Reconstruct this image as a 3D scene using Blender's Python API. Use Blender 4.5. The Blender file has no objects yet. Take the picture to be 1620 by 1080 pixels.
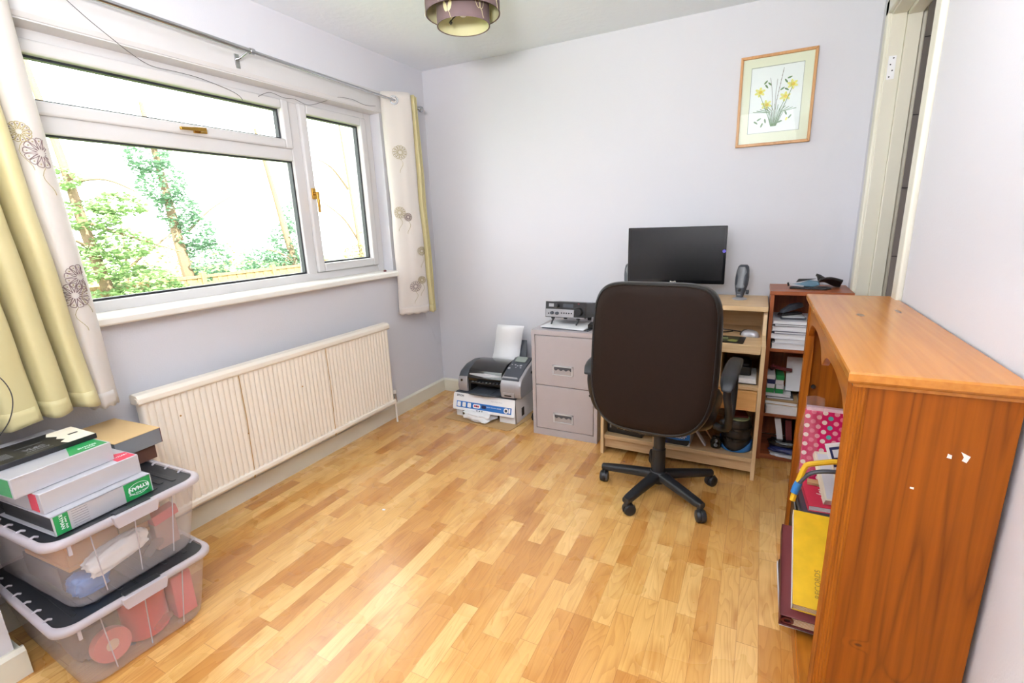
import bpy, math, random
from mathutils import Vector, Matrix, Euler, noise
random.seed(7)
D = bpy.data; C = bpy.context.scene.collection; PI = math.pi
R = math.radians

# ------------------------------------------------------------ camera
cam = D.cameras.new('camera'); co = D.objects.new('camera', cam); C.objects.link(co)
co.location = (2.25808, -3.13879, 1.33069)
co.rotation_euler = (R(76.1578), R(2.0074), R(26.6676))
cam.sensor_width = 36; cam.lens = 764.23 / 1620 * 36; cam.clip_start = 0.02
bpy.context.scene.camera = co
# ------------------------------------------------------------ world and light
W = D.worlds.new('world'); bpy.context.scene.world = W; W.use_nodes = True
bg = W.node_tree.nodes['Background']
bg.inputs[0].default_value = (0.955, 0.98, 1.0, 1); bg.inputs[1].default_value = 7.2
vs = bpy.context.scene.view_settings
vs.view_transform = 'Standard'; vs.look = 'None'; vs.gamma = 1; vs.use_curve_mapping = False
vs.exposure = 0.0
def area(name, loc, rot, sx, sy, power, col=(1, 1, 1), portal=False, spread=180):
    l = D.lights.new(name, 'AREA'); l.shape = 'RECTANGLE'; l.size = sx; l.size_y = sy; l.energy = power; l.color = col
    l.spread = R(spread)
    o = D.objects.new(name, l); C.objects.link(o); o.location = loc; o.rotation_euler = rot
    if portal: l.cycles.is_portal = True
    return o
area('window_portal', (-0.13, -1.43, 1.54), (0, R(-90), 0), 1.02, 1.86, 1, portal=True)
# added fill lights near and behind the camera, the first aimed at the ceiling
area('ceiling_fill', (1.9, -3.2, 1.75), (R(180 - 22), 0, R(20)), 0.35, 0.35, 92, (0.97, 0.985, 1.0))
area('rear_fill', (1.75, -3.45, 2.3), (R(38), 0, R(12)), 1.5, 0.7, 12, (0.965, 0.985, 1.0))  # second added fill, high behind the camera and facing into the room
# sunshine on the garden, from behind the house
sl_ = D.lights.new('sun', 'SUN'); sl_.energy = 26; sl_.angle = R(2); sl_.color = (1.0, 0.97, 0.9)
so = D.objects.new('sun', sl_); C.objects.link(so); so.rotation_euler = (R(12), R(38), 0)
# unseen area light in the hall beyond the doorway
area('hall_light', (3.3, -1.4, 2.3), (0, 0, 0), 0.4, 0.4, 3, (1.0, 0.93, 0.85))

# ------------------------------------------------------------ materials
def new_mat(name):
    m = D.materials.new(name); m.use_nodes = True
    return m, m.node_tree.nodes, m.node_tree.links, m.node_tree.nodes['Principled BSDF']
def lin(c):
    return tuple(((v / 255 + 0.055) / 1.055) ** 2.4 if v > 10 else v / 255 / 12.92 for v in c)
def plain(name, rgb, rough=0.5, metal=0.0, var=0.06, scale=30, bump=0.0, bscale=200, coat=0, spec=0.5, stretch=(1, 1, 1), sheen=0, emit=0):
    """rgb is sRGB 0-255; a little procedural variation and bump"""
    m, N, L, P = new_mat(name)
    c = lin(rgb)
    tc = N.new('ShaderNodeTexCoord'); mp = N.new('ShaderNodeMapping'); mp.inputs['Scale'].default_value = stretch
    L.new(tc.outputs['Object'], mp.inputs[0])
    nz = N.new('ShaderNodeTexNoise'); nz.inputs['Scale'].default_value = scale; nz.inputs['Detail'].default_value = 4
    L.new(mp.outputs[0], nz.inputs['Vector'])
    mix = N.new('ShaderNodeMix'); mix.data_type = 'RGBA'
    mix.inputs[6].default_value = (*[v * (1 - var) for v in c], 1); mix.inputs[7].default_value = (*[min(1, v * (1 + var)) for v in c], 1)
    L.new(nz.outputs['Fac'], mix.inputs[0]); L.new(mix.outputs[2], P.inputs['Base Color'])
    P.inputs['Roughness'].default_value = rough; P.inputs['Metallic'].default_value = metal
    P.inputs['Specular IOR Level'].default_value = spec
    if coat: P.inputs['Coat Weight'].default_value = coat; P.inputs['Coat Roughness'].default_value = 0.15
    if sheen: P.inputs['Sheen Weight'].default_value = sheen
    if bump:
        n2 = N.new('ShaderNodeTexNoise'); n2.inputs['Scale'].default_value = bscale; n2.inputs['Detail'].default_value = 3
        L.new(mp.outputs[0], n2.inputs['Vector'])
        b = N.new('ShaderNodeBump'); b.inputs['Strength'].default_value = bump; b.inputs['Distance'].default_value = 0.002
        L.new(n2.outputs['Fac'], b.inputs['Height']); L.new(b.outputs[0], P.inputs['Normal'])
    return m
def wood(name, c1, c2, grain='z', scale=14, rough=0.35, rings=2.0, coat=0.0, knots=(), detail=3, contrast=0.5, st=0.07, kr=1.6, spec=0.5):
    
    m, N, L, P = new_mat(name)
    tc = N.new('ShaderNodeTexCoord'); mp = N.new('ShaderNodeMapping')
    s = {'x': (st, 1, 1), 'y': (1, st, 1), 'z': (1, 1, st)}[grain]
    mp.inputs['Scale'].default_value = [v * scale for v in s]
    L.new(tc.outputs['Object'], mp.inputs[0])
    vec = mp.outputs[0]
    n1 = N.new('ShaderNodeTexNoise'); n1.inputs['Scale'].default_value = 0.55; n1.inputs['Detail'].default_value = 2
    L.new(vec, n1.inputs['Vector'])
    kmask = None; kring = None
    for (p, r) in knots:
        mk = N.new('ShaderNodeMapping'); mk.vector_type = 'TEXTURE'; mk.inputs['Location'].default_value = p; mk.inputs['Scale'].default_value = r
        L.new(tc.outputs['Object'], mk.inputs[0])
        ln = N.new('ShaderNodeVectorMath'); ln.operation = 'LENGTH'; L.new(mk.outputs[0], ln.inputs[0])
        a = N.new('ShaderNodeMapRange'); a.inputs[1].default_value = 0.6; a.inputs[2].default_value = 1.2; a.inputs[3].default_value = 1; a.inputs[4].default_value = 0
        L.new(ln.outputs['Value'], a.inputs[0])
        b = N.new('ShaderNodeMapRange'); b.inputs[1].default_value = 0.5; b.inputs[2].default_value = 5; b.inputs[3].default_value = 1.0; b.inputs[4].default_value = 0; b.interpolation_type = 'SMOOTHSTEP'
        L.new(ln.outputs['Value'], b.inputs[0])
        def acc(old, new):
            if old is None: return new
            q = N.new('ShaderNodeMath'); q.operation = 'MAXIMUM'; L.new(old, q.inputs[0]); L.new(new, q.inputs[1]); return q.outputs[0]
        kmask = acc(kmask, a.outputs[0]); kring = acc(kring, b.outputs[0])
    ph = N.new('ShaderNodeMath'); ph.operation = 'MULTIPLY_ADD'; ph.inputs[1].default_value = rings * 9; ph.inputs[2].default_value = 0
    L.new(n1.outputs['Fac'], ph.inputs[0])
    v = ph.outputs[0]
    if kring is not None:
        q = N.new('ShaderNodeMath'); q.operation = 'MULTIPLY_ADD'; q.inputs[1].default_value = kr; L.new(kring, q.inputs[0]); L.new(v, q.inputs[2]); v = q.outputs[0]
    sn = N.new('ShaderNodeMath'); sn.operation = 'PINGPONG'; sn.inputs[1].default_value = 1.0; L.new(v, sn.inputs[0])
    pw = N.new('ShaderNodeMath'); pw.operation = 'POWER'; pw.inputs[1].default_value = 3.5; L.new(sn.outputs[0], pw.inputs[0])
    n2 = N.new('ShaderNodeTexNoise'); n2.inputs['Scale'].default_value = 6; n2.inputs['Detail'].default_value = detail; L.new(vec, n2.inputs['Vector'])
    ad = N.new('ShaderNodeMath'); ad.operation = 'MULTIPLY_ADD'; ad.inputs[1].default_value = contrast
    L.new(pw.outputs[0], ad.inputs[0]); 
    sub = N.new('ShaderNodeMath'); sub.operation = 'MULTIPLY_ADD'; sub.inputs[1].default_value = 1.4; sub.inputs[2].default_value = -0.45; L.new(n2.outputs['Fac'], sub.inputs[0])
    L.new(sub.outputs[0], ad.inputs[2])
    mix = N.new('ShaderNodeMix'); mix.data_type = 'RGBA'; mix.clamp_factor = True
    mix.inputs[6].default_value = (*lin(c1), 1); mix.inputs[7].default_value = (*lin(c2), 1)
    L.new(ad.outputs[0], mix.inputs[0]); col = mix.outputs[2]
    if kmask is not None:
        mk2 = N.new('ShaderNodeMix'); mk2.data_type = 'RGBA'; mk2.inputs[7].default_value = (*lin((92, 48, 20)), 1)
        L.new(col, mk2.inputs[6]); L.new(kmask, mk2.inputs[0]); col = mk2.outputs[2]
    L.new(col, P.inputs['Base Color']); P.inputs['Roughness'].default_value = rough; P.inputs['Specular IOR Level'].default_value = spec
    if coat: P.inputs['Coat Weight'].default_value = coat; P.inputs['Coat Roughness'].default_value = 0.2
    return m

def floor_mat():
    m, N, L, P = new_mat('laminate_floor')
    def M(op, a, b=None, c=None):
        n = N.new('ShaderNodeMath'); n.operation = op
        for i, v in enumerate((a, b, c)):
            if v is None: continue
            if isinstance(v, (int, float)): n.inputs[i].default_value = v
            else: L.new(v, n.inputs[i])
        return n.outputs[0]
    tc = N.new('ShaderNodeTexCoord'); sp = N.new('ShaderNodeSeparateXYZ'); L.new(tc.outputs['Object'], sp.inputs[0])
    x, y = sp.outputs[0], sp.outputs[1]
    u = M('DIVIDE', x, 0.0635); row = M('FLOOR', u)
    wn = N.new('ShaderNodeTexWhiteNoise'); wn.noise_dimensions = '1D'; L.new(row, wn.inputs['W'])
    # boards are three strips wide and 1.2 m long; strips inside a board start at staggered places
    ln = M('MULTIPLY_ADD', wn.outputs['Value'], 0.10, 0.27)
    v = M('ADD', M('DIVIDE', y, ln), M('MULTIPLY', wn.outputs['Value'], 37.0)); cell = M('FLOOR', v)
    cb = N.new('ShaderNodeCombineXYZ'); L.new(row, cb.inputs[0]); L.new(cell, cb.inputs[1])
    w2 = N.new('ShaderNodeTexWhiteNoise'); w2.noise_dimensions = '3D'; L.new(cb.outputs[0], w2.inputs['Vector'])
    cr = w2.outputs['Value']
    ramp = N.new('ShaderNodeValToRGB'); L.new(cr, ramp.inputs[0])
    e = ramp.color_ramp.elements
    cols = [(0.0, (188, 128, 60)), (0.13, (206, 149, 78)), (0.4, (219, 167, 94)), (0.65, (226, 177, 104)), (1.0, (236, 192, 122))]
    e[0].position = 0; e[0].color = (*lin(cols[0][1]), 1); e[1].position = 1; e[1].color = (*lin(cols[-1][1]), 1)
    for p, c in cols[1:-1]:
        k = e.new(p); k.color = (*lin(c), 1)
    # grain
    gc = N.new('ShaderNodeCombineXYZ'); L.new(M('MULTIPLY', x, 9.0), gc.inputs[0]); L.new(M('MULTIPLY', y, 1.3), gc.inputs[1]); L.new(M('MULTIPLY', cr, 50.0), gc.inputs[2])
    n1 = N.new('ShaderNodeTexNoise'); n1.inputs['Scale'].default_value = 1.5; n1.inputs['Detail'].default_value = 1.5; n1.inputs['Distortion'].default_value = 0.4; L.new(gc.outputs[0], n1.inputs['Vector'])
    ring = M('POWER', M('FRACT', M('MULTIPLY', n1.outputs['Fac'], 13.0)), 3.0)
    gc2 = N.new('ShaderNodeCombineXYZ'); L.new(M('MULTIPLY', x, 220.0), gc2.inputs[0]); L.new(M('MULTIPLY', y, 9.0), gc2.inputs[1]); L.new(M('MULTIPLY', cr, 50.0), gc2.inputs[2])
    n2 = N.new('ShaderNodeTexNoise'); n2.inputs['Scale'].default_value = 1.0; n2.inputs['Detail'].default_value = 3; L.new(gc2.outputs[0], n2.inputs['Vector'])
    # soft dark clouds
    gc3 = N.new('ShaderNodeCombineXYZ'); L.new(M('MULTIPLY', x, 16.0), gc3.inputs[0]); L.new(M('MULTIPLY', y, 5.0), gc3.inputs[1]); L.new(M('MULTIPLY', cr, 90.0), gc3.inputs[2])
    n3 = N.new('ShaderNodeTexNoise'); n3.inputs['Scale'].default_value = 1.0; n3.inputs['Detail'].default_value = 2; L.new(gc3.outputs[0], n3.inputs['Vector'])
    cloud = N.new('ShaderNodeMapRange'); cloud.inputs[1].default_value = 0.52; cloud.inputs[2].default_value = 0.75; L.new(n3.outputs['Fac'], cloud.inputs[0])
    g = M('ADD', M('ADD', M('MULTIPLY', ring, 0.38), M('MULTIPLY', M('SUBTRACT', n2.outputs['Fac'], 0.4), 0.5)), M('MULTIPLY', cloud.outputs[0], 0.55))
    mx = N.new('ShaderNodeMix'); mx.data_type = 'RGBA'; mx.clamp_factor = True; mx.blend_type = 'MULTIPLY'; L.new(g, mx.inputs[0]); L.new(ramp.outputs[0], mx.inputs[6]); mx.inputs[7].default_value = (0.64, 0.46, 0.26, 1)
    # joints
    fu = M('FRACT', u); fv = M('FRACT', v)
    j = M('MAXIMUM', M('LESS_THAN', fu, 0.025), M('LESS_THAN', fv, 0.006))
    jm = N.new('ShaderNodeMix'); jm.data_type = 'RGBA'; L.new(M('MULTIPLY', j, 0.55), jm.inputs[0]); L.new(mx.outputs[2], jm.inputs[6]); jm.inputs[7].default_value = (*lin((150, 88, 40)), 1)
    L.new(jm.outputs[2], P.inputs['Base Color'])
    P.inputs['Roughness'].default_value = 0.27; P.inputs['Coat Weight'].default_value = 0.8; P.inputs['Coat Roughness'].default_value = 0.24
    rr = N.new('ShaderNodeMapRange'); rr.inputs[3].default_value = 0.22; rr.inputs[4].default_value = 0.34
    n4 = N.new('ShaderNodeTexNoise'); n4.inputs['Scale'].default_value = 5; L.new(tc.outputs['Object'], n4.inputs['Vector']); L.new(n4.outputs['Fac'], rr.inputs[0]); L.new(rr.outputs[0], P.inputs['Roughness'])
    bp = N.new('ShaderNodeBump'); bp.inputs['Strength'].default_value = 0.12; bp.inputs['Distance'].default_value = 0.0006; L.new(n2.outputs['Fac'], bp.inputs['Height']); L.new(bp.outputs[0], P.inputs['Normal'])
    return m
def glass_mat():
    m, N, L, P = new_mat('window_glass'); N.remove(P)
    t = N.new('ShaderNodeBsdfTransparent'); t.inputs[0].default_value = (0.97, 0.99, 0.98, 1)
    g = N.new('ShaderNodeBsdfGlossy'); g.inputs['Roughness'].default_value = 0.02
    lw = N.new('ShaderNodeLayerWeight'); lw.inputs[0].default_value = 0.5
    p5 = N.new('ShaderNodeMath'); p5.operation = 'POWER'; p5.inputs[1].default_value = 5; L.new(lw.outputs['Facing'], p5.inputs[0])
    f = N.new('ShaderNodeMath'); f.operation = 'MULTIPLY_ADD'; f.inputs[1].default_value = 0.9; f.inputs[2].default_value = 0.02; L.new(p5.outputs[0], f.inputs[0])
    x = N.new('ShaderNodeMixShader'); L.new(f.outputs[0], x.inputs[0]); L.new(t.outputs[0], x.inputs[1]); L.new(g.outputs[0], x.inputs[2])
    L.new(x.outputs[0], N['Material Output'].inputs[0]); return m
def plastic_mat(name, alpha=0.55, rgb=(225, 220, 222), rough=0.3):
    m, N, L, P = new_mat(name); P.inputs['Base Color'].default_value = (*lin(rgb), 1); P.inputs['Roughness'].default_value = rough
    tc = N.new('ShaderNodeTexCoord'); n = N.new('ShaderNodeTexNoise'); n.inputs['Scale'].default_value = 9; L.new(tc.outputs['Object'], n.inputs['Vector'])
    r = N.new('ShaderNodeMapRange'); r.inputs[3].default_value = 1 - alpha - 0.05; r.inputs[4].default_value = 1 - alpha + 0.05; L.new(n.outputs['Fac'], r.inputs[0])
    t = N.new('ShaderNodeBsdfTransparent'); x = N.new('ShaderNodeMixShader')
    L.new(r.outputs[0], x.inputs[0]); L.new(t.outputs[0], x.inputs[1]); L.new(P.outputs[0], x.inputs[2]); L.new(x.outputs[0], N['Material Output'].inputs[0]); return m
def translucent_mat(name, rgb, amount=0.35, rough=0.8, bscale=(900, 900, 900)):
    m, N, L, P = new_mat(name); P.inputs['Base Color'].default_value = (*lin(rgb), 1); P.inputs['Roughness'].default_value = rough
    P.inputs['Sheen Weight'].default_value = 0.15
    tc = N.new('ShaderNodeTexCoord'); mp = N.new('ShaderNodeMapping'); mp.inputs['Scale'].default_value = bscale; L.new(tc.outputs['Object'], mp.inputs[0])
    n = N.new('ShaderNodeTexNoise'); n.inputs['Scale'].default_value = 1; L.new(mp.outputs[0], n.inputs['Vector'])
    b = N.new('ShaderNodeBump'); b.inputs['Strength'].default_value = 0.15; b.inputs['Distance'].default_value = 0.001; L.new(n.outputs['Fac'], b.inputs['Height']); L.new(b.outputs[0], P.inputs['Normal'])
    t = N.new('ShaderNodeBsdfTranslucent'); t.inputs[0].default_value = (*lin(rgb), 1); x = N.new('ShaderNodeMixShader'); x.inputs[0].default_value = amount
    L.new(P.outputs[0], x.inputs[1]); L.new(t.outputs[0], x.inputs[2]); L.new(x.outputs[0], N['Material Output'].inputs[0]); return m
def dots_mat():
    """pink bag with rows of white, light pink and teal dots (object x,z plane)"""
    m, N, L, P = new_mat('polka_dots')
    def M(op, a, b=None):
        n = N.new('ShaderNodeMath'); n.operation = op
        for i, v in enumerate((a, b)):
            if v is None: continue
            if isinstance(v, (int, float)): n.inputs[i].default_value = v
            else: L.new(v, n.inputs[i])
        return n.outputs[0]
    tc = N.new('ShaderNodeTexCoord'); sp = N.new('ShaderNodeSeparateXYZ'); L.new(tc.outputs['Object'], sp.inputs[0])
    u = M('DIVIDE', sp.outputs[0], 0.0185); v0 = M('DIVIDE', sp.outputs[2], 0.037)
    col_i = M('FLOOR', u); v = M('ADD', v0, M('MULTIPLY', M('MODULO', M('ADD', col_i, 100.0), 2.0), 0.5)); row_i = M('FLOOR', v)
    fu = M('SUBTRACT', M('FRACT', u), 0.5); fv = M('SUBTRACT', M('FRACT', v), 0.5)
    fv = M('MULTIPLY', fv, 2.0); d = M('SQRT', M('ADD', M('MULTIPLY', fu, fu), M('MULTIPLY', fv, fv))); msk = M('LESS_THAN', d, 0.46)
    ci = M('FRACT', M('DIVIDE', M('ADD', M('ADD', col_i, M('MULTIPLY', M('FLOOR', M('DIVIDE', col_i, 2.0)), 1.0)), 300.0), 4.0))
    rp = N.new('ShaderNodeValToRGB'); rp.color_ramp.interpolation = 'CONSTANT'; L.new(ci, rp.inputs[0]); e = rp.color_ramp.elements
    e[0].position = 0; e[0].color = (*lin((238, 222, 215)), 1); e[1].position = 0.25; e[1].color = (*lin((222, 110, 140)), 1)
    k = e.new(0.5); k.color = (*lin((92, 168, 170)), 1); k = e.new(0.75); k.color = (*lin((225, 150, 165)), 1)
    mx = N.new('ShaderNodeMix'); mx.data_type = 'RGBA'; L.new(msk, mx.inputs[0]); mx.inputs[6].default_value = (*lin((200, 28, 90)), 1); L.new(rp.outputs[0], mx.inputs[7])
    L.new(mx.outputs[2], P.inputs['Base Color']); P.inputs['Roughness'].default_value = 0.25
    return m

M_wall = plain('lilac_wall_paint', (214, 213, 218), 0.75, var=0.01, scale=2, bump=0.25, bscale=160, spec=0.2)
M_ceil = plain('textured_ceiling', (238, 243, 250), 0.85, var=0.01, scale=3, bump=1.0, bscale=28, spec=0.1)
M_floor = floor_mat()
M_skirt = plain('cream_gloss_paint', (224, 220, 204), 0.35, var=0.04, scale=6)
M_upvc = plain('white_upvc', (212, 209, 208), 0.25, var=0.01)
M_gasket = plain('black_gasket', (38, 40, 44), 0.5)
M_glass = glass_mat()
M_sill = plain('white_sill_paint', (240, 236, 228), 0.35, var=0.02)
M_brass = plain('brass', (196, 152, 72), 0.25, 1.0, var=0.1)
M_chrome = plain('brushed_steel', (190, 190, 192), 0.22, 1.0, var=0.03)
M_rad = plain('radiator_cream_enamel', (244, 235, 220), 0.32, var=0.02, scale=4)
M_rust = plain('rust_stain', (190, 150, 90), 0.6)
M_cream = translucent_mat('cream_satin', (246, 240, 234), 0.38, 0.55, (60, 60, 900))
M_gold = translucent_mat('olive_gold_satin', (220, 208, 156), 0.14, 0.42, (60, 60, 900))
M_thread = plain('mauve_thread', (128, 104, 104), 0.6)
M_thread2 = plain('olive_thread', (176, 160, 110), 0.6)
M_black = plain('black_plastic', (28, 28, 30), 0.38, var=0.1)
M_blacksoft = plain('black_soft_plastic', (34, 35, 38), 0.45, bump=0.3, bscale=600)
M_leather = plain('black_leatherette', (24, 22, 21), 0.33, var=0.12, scale=60, bump=0.35, bscale=350, coat=0.1)
M_leatherb = plain('brown_black_back_cloth', (34, 22, 15), 0.55, spec=0.12, var=0.12, scale=60, bump=0.3, bscale=900)
M_beech = wood('light_beech', (222, 190, 146), (196, 158, 112), 'x', 18, 0.4, 1.0, contrast=0.3)
M_beechz = wood('light_beech_upright', (226, 196, 152), (200, 162, 116), 'z', 18, 0.4, 1.0, contrast=0.3)
M_beechd = wood('drawer_beech', (228, 178, 112), (206, 150, 84), 'x', 14, 0.35, 1.0, contrast=0.3)
M_mahog = wood('mahogany_veneer', (168, 92, 50), (122, 60, 32), 'z', 16, 0.35, 1.5)
M_mahogx = wood('mahogany_veneer_shelf', (168, 92, 50), (122, 60, 32), 'x', 16, 0.35, 1.5)
M_pine = wood('varnished_pine', (164, 92, 20), (110, 54, 12), 'z', 16, 0.45, 3, spec=0.2, coat=0.0, contrast=0.40, st=0.04)
M_piney = wood('varnished_pine_long', (184, 112, 34), (140, 78, 20), 'y', 14, 0.3, 3, coat=0.2, contrast=0.4)
M_cabinet = plain('silver_grey_enamel', (180, 172, 174), 0.45, 0.1, var=0.03)
M_handle = plain('pale_handle_metal', (206, 208, 212), 0.35, 0.3)
M_silver = plain('silver_plastic', (172, 170, 174), 0.33, 0.35, var=0.03)
M_dkgrey = plain('dark_grey_plastic', (66, 70, 78), 0.4, var=0.05)
M_gloss = plain('gloss_black', (16, 17, 20), 0.1, coat=0.5)
M_white = plain('white_paper', (242, 242, 244), 0.7, var=0.01, spec=0.2)
M_paper2 = plain('grey_white_paper', (214, 214, 220), 0.7, var=0.04, spec=0.2)
M_card = plain('brown_card', (186, 152, 108), 0.8, var=0.06, scale=15, spec=0.2)
M_blue = plain('print_blue', (42, 112, 190), 0.4, var=0.15, scale=20)
M_navy = plain('navy', (26, 34, 84), 0.45)
M_green = plain('label_green', (30, 138, 72), 0.45, var=0.05)
M_red = plain('label_red', (204, 50, 76), 0.5, var=0.05)
M_boxsil = plain('silver_box_paper', (196, 195, 200), 0.4, 0.3, var=0.03, scale=8)
M_tan = plain('tan_board', (216, 182, 130), 0.6, var=0.03, scale=8)
M_maroon = plain('maroon_leathercloth', (96, 32, 34), 0.5, bump=0.2)
M_yellow = plain('mottled_yellow_cover', (226, 180, 34), 0.45, var=0.22, scale=22)
M_bin = plastic_mat('clear_storage_plastic', 0.70, (232, 226, 228), 0.25)
M_rim = plastic_mat('frosted_rim_plastic', 0.42, (220, 212, 218), 0.35)
M_cling = plastic_mat('clear_film', 0.93, (245, 245, 250), 0.08)
M_shade = plain('brown_shade_fabric', (112, 92, 92), 0.85, var=0.05, bump=0.4, bscale=900)
M_shadein = plain('gold_shade_lining', (222, 216, 172), 0.4, var=0.02)
M_bead = plain('cream_applique', (218, 208, 164), 0.4)
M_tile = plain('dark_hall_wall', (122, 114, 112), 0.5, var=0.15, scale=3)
M_oak = wood('oak_picture_frame', (202, 150, 92), (176, 122, 66), 'z', 30, 0.4, 1)
M_mount = plain('cream_mount', (232, 230, 208), 0.8, var=0.01)
M_leaf = plain('watercolour_green', (96, 128, 80), 0.8, var=0.2, scale=60)
M_petal = plain('watercolour_yellow', (232, 224, 120), 0.8, var=0.15, scale=90)
M_trumpet = plain('watercolour_gold', (226, 190, 50), 0.8, var=0.1)
M_twig = plain('watercolour_brown', (130, 116, 104), 0.8)
M_line = plain('ruled_line', (150, 150, 146), 0.8)
M_grey = plain('mid_grey_plastic', (120, 122, 126), 0.4)
M_tealgrey = plain('teal_grey_plastic', (84, 118, 136), 0.35)
M_wire = plain('dark_wire', (70, 66, 66), 0.5)
M_bark = plain('pale_bark', (120, 100, 78), 0.9, var=0.3)
M_ivy = translucent_mat('ivy_leaf', (112, 146, 116), 0.4, 0.6)
M_conif = translucent_mat('conifer_leaf', (124, 150, 96), 0.4, 0.7)
M_shrubl = translucent_mat('olive_leaf', (160, 164, 112), 0.4, 0.7)
M_fence = wood('weathered_fence', (150, 122, 84), (118, 92, 60), 'z', 10, 0.8, 1)
M_grass = plain('grass', (92, 118, 56), 0.9, var=0.3, scale=4)
M_scuff = plain('tape_white', (240, 236, 228), 0.5)
M_disc = plastic_mat('smoke_tub_plastic', 0.4, (70, 66, 62), 0.2)
M_bluet = plain('blue_tape', (48, 120, 190), 0.35)
M_screen = plain('dark_screen', (13, 13, 14), 0.26, var=0.02)
M_redblob = plain('red_tin_paint', (206, 44, 46), 0.4, var=0.1)

# ------------------------------------------------------------ mesh builder
class MB:
    def __init__(s): s.v = []; s.f = []; s.m = []
    def add(s, vs_, fs, mi=0):
        o = len(s.v); s.v += [Vector(p) for p in vs_]; s.f += [tuple(i + o for i in f) for f in fs]
        s.m += [mi] * len(fs); return s
    def box(s, x0, x1, y0, y1, z0, z1, mi=0):
        v = [(x, y, z) for x in (x0, x1) for y in (y0, y1) for z in (z0, z1)]
        return s.add(v, [(0, 1, 3, 2), (4, 6, 7, 5), (0, 4, 5, 1), (2, 3, 7, 6), (0, 2, 6, 4), (1, 5, 7, 3)], mi)
    def prism(s, poly, h0, h1, axis='z', mi=0):
        n = len(poly)
        def P(a, b, h): return {'z': (a, b, h), 'y': (a, h, b), 'x': (h, a, b)}[axis]
        v = [P(a, b, h0) for a, b in poly] + [P(a, b, h1) for a, b in poly]
        return s.add(v, [tuple(range(n))[::-1], tuple(range(n, 2 * n))] + [(i, (i + 1) % n, n + (i + 1) % n, n + i) for i in range(n)], mi)
    def tube(s, pts, r, n=8, mi=0, caps=True):
        pts = [Vector(p) for p in pts]; m = len(pts)
        rr = r if isinstance(r, (list, tuple)) else [r] * m
        up = None; v = []
        for i in range(m):
            t = (pts[min(i + 1, m - 1)] - pts[max(i - 1, 0)]).normalized()
            if up is None: up = t.orthogonal().normalized()
            up = (up - t * up.dot(t))
            up = up.normalized() if up.length > 1e-6 else t.orthogonal().normalized()
            w = t.cross(up)
            for k in range(n):
                a = 2 * PI * k / n; v.append(pts[i] + (up * math.cos(a) + w * math.sin(a)) * rr[i])
        f = [(i * n + k, i * n + (k + 1) % n, (i + 1) * n + (k + 1) % n, (i + 1) * n + k) for i in range(m - 1) for k in range(n)]
        if caps: f += [tuple(range(n))[::-1], tuple(range((m - 1) * n, m * n))]
        return s.add(v, f, mi)
    def lathe(s, prof, c=(0, 0, 0), n=32, axis='z', mi=0, close=False):
        v = []
        for r, h in prof:
            for k in range(n):
                a = 2 * PI * k / n; p = (r * math.cos(a), r * math.sin(a), h)
                if axis == 'y': p = (p[0], h, p[1])
                if axis == 'x': p = (h, p[0], p[1])
                v.append((p[0] + c[0], p[1] + c[1], p[2] + c[2]))
        m = len(prof)
        f = [(i * n + k, i * n + (k + 1) % n, ((i + 1) % m) * n + (k + 1) % n, ((i + 1) % m) * n + k) for i in range(m if close else m - 1) for k in range(n)]
        return s.add(v, f, mi)
    def cyl(s, c, r, h, axis='z', n=24, mi=0):
        return s.lathe([(0.0001, -h / 2), (r, -h / 2), (r, h / 2), (0.0001, h / 2)], c, n, axis, mi)
    def grid(s, fn, nu, nv, mi=0, closeu=False):
        v = [fn(i / (nu if closeu else nu - 1), j / (nv - 1)) for j in range(nv) for i in range(nu)]
        f = []
        for j in range(nv - 1):
            for i in range(nu if closeu else nu - 1):
                a = j * nu + i; b = j * nu + (i + 1) % nu; f.append((a, b, b + nu, a + nu))
        return s.add(v, f, mi)
    def rings(s, rings, mi=0, cap0=True, cap1=True):
        n = len(rings[0]); v = [p for r in rings for p in r]; m = len(rings)
        f = [(i * n + k, i * n + (k + 1) % n, (i + 1) * n + (k + 1) % n, (i + 1) * n + k) for i in range(m - 1) for k in range(n)]
        if cap0: f.append(tuple(range(n))[::-1])
        if cap1: f.append(tuple(range((m - 1) * n, m * n)))
        return s.add(v, f, mi)
    def xf(s, mat, start=0):
        for i in range(start, len(s.v)): s.v[i] = mat @ s.v[i]
        return s
    def text(s, txt, size, mat, mi=0, depth=0.0004, align='CENTER', bold=0.0):
        cu = D.curves.new('t', 'FONT'); cu.body = txt; cu.size = size; cu.extrude = depth; cu.align_x = align; cu.align_y = 'CENTER'; cu.resolution_u = 3; cu.offset = bold
        o = D.objects.new('t', cu); C.objects.link(o)
        me = o.to_mesh(); o0 = len(s.v)
        s.add([mat @ v.co for v in me.vertices], [tuple(p.vertices) for p in me.polygons], mi)
        o.to_mesh_clear(); D.objects.remove(o); D.curves.remove(cu)
        return s
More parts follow.
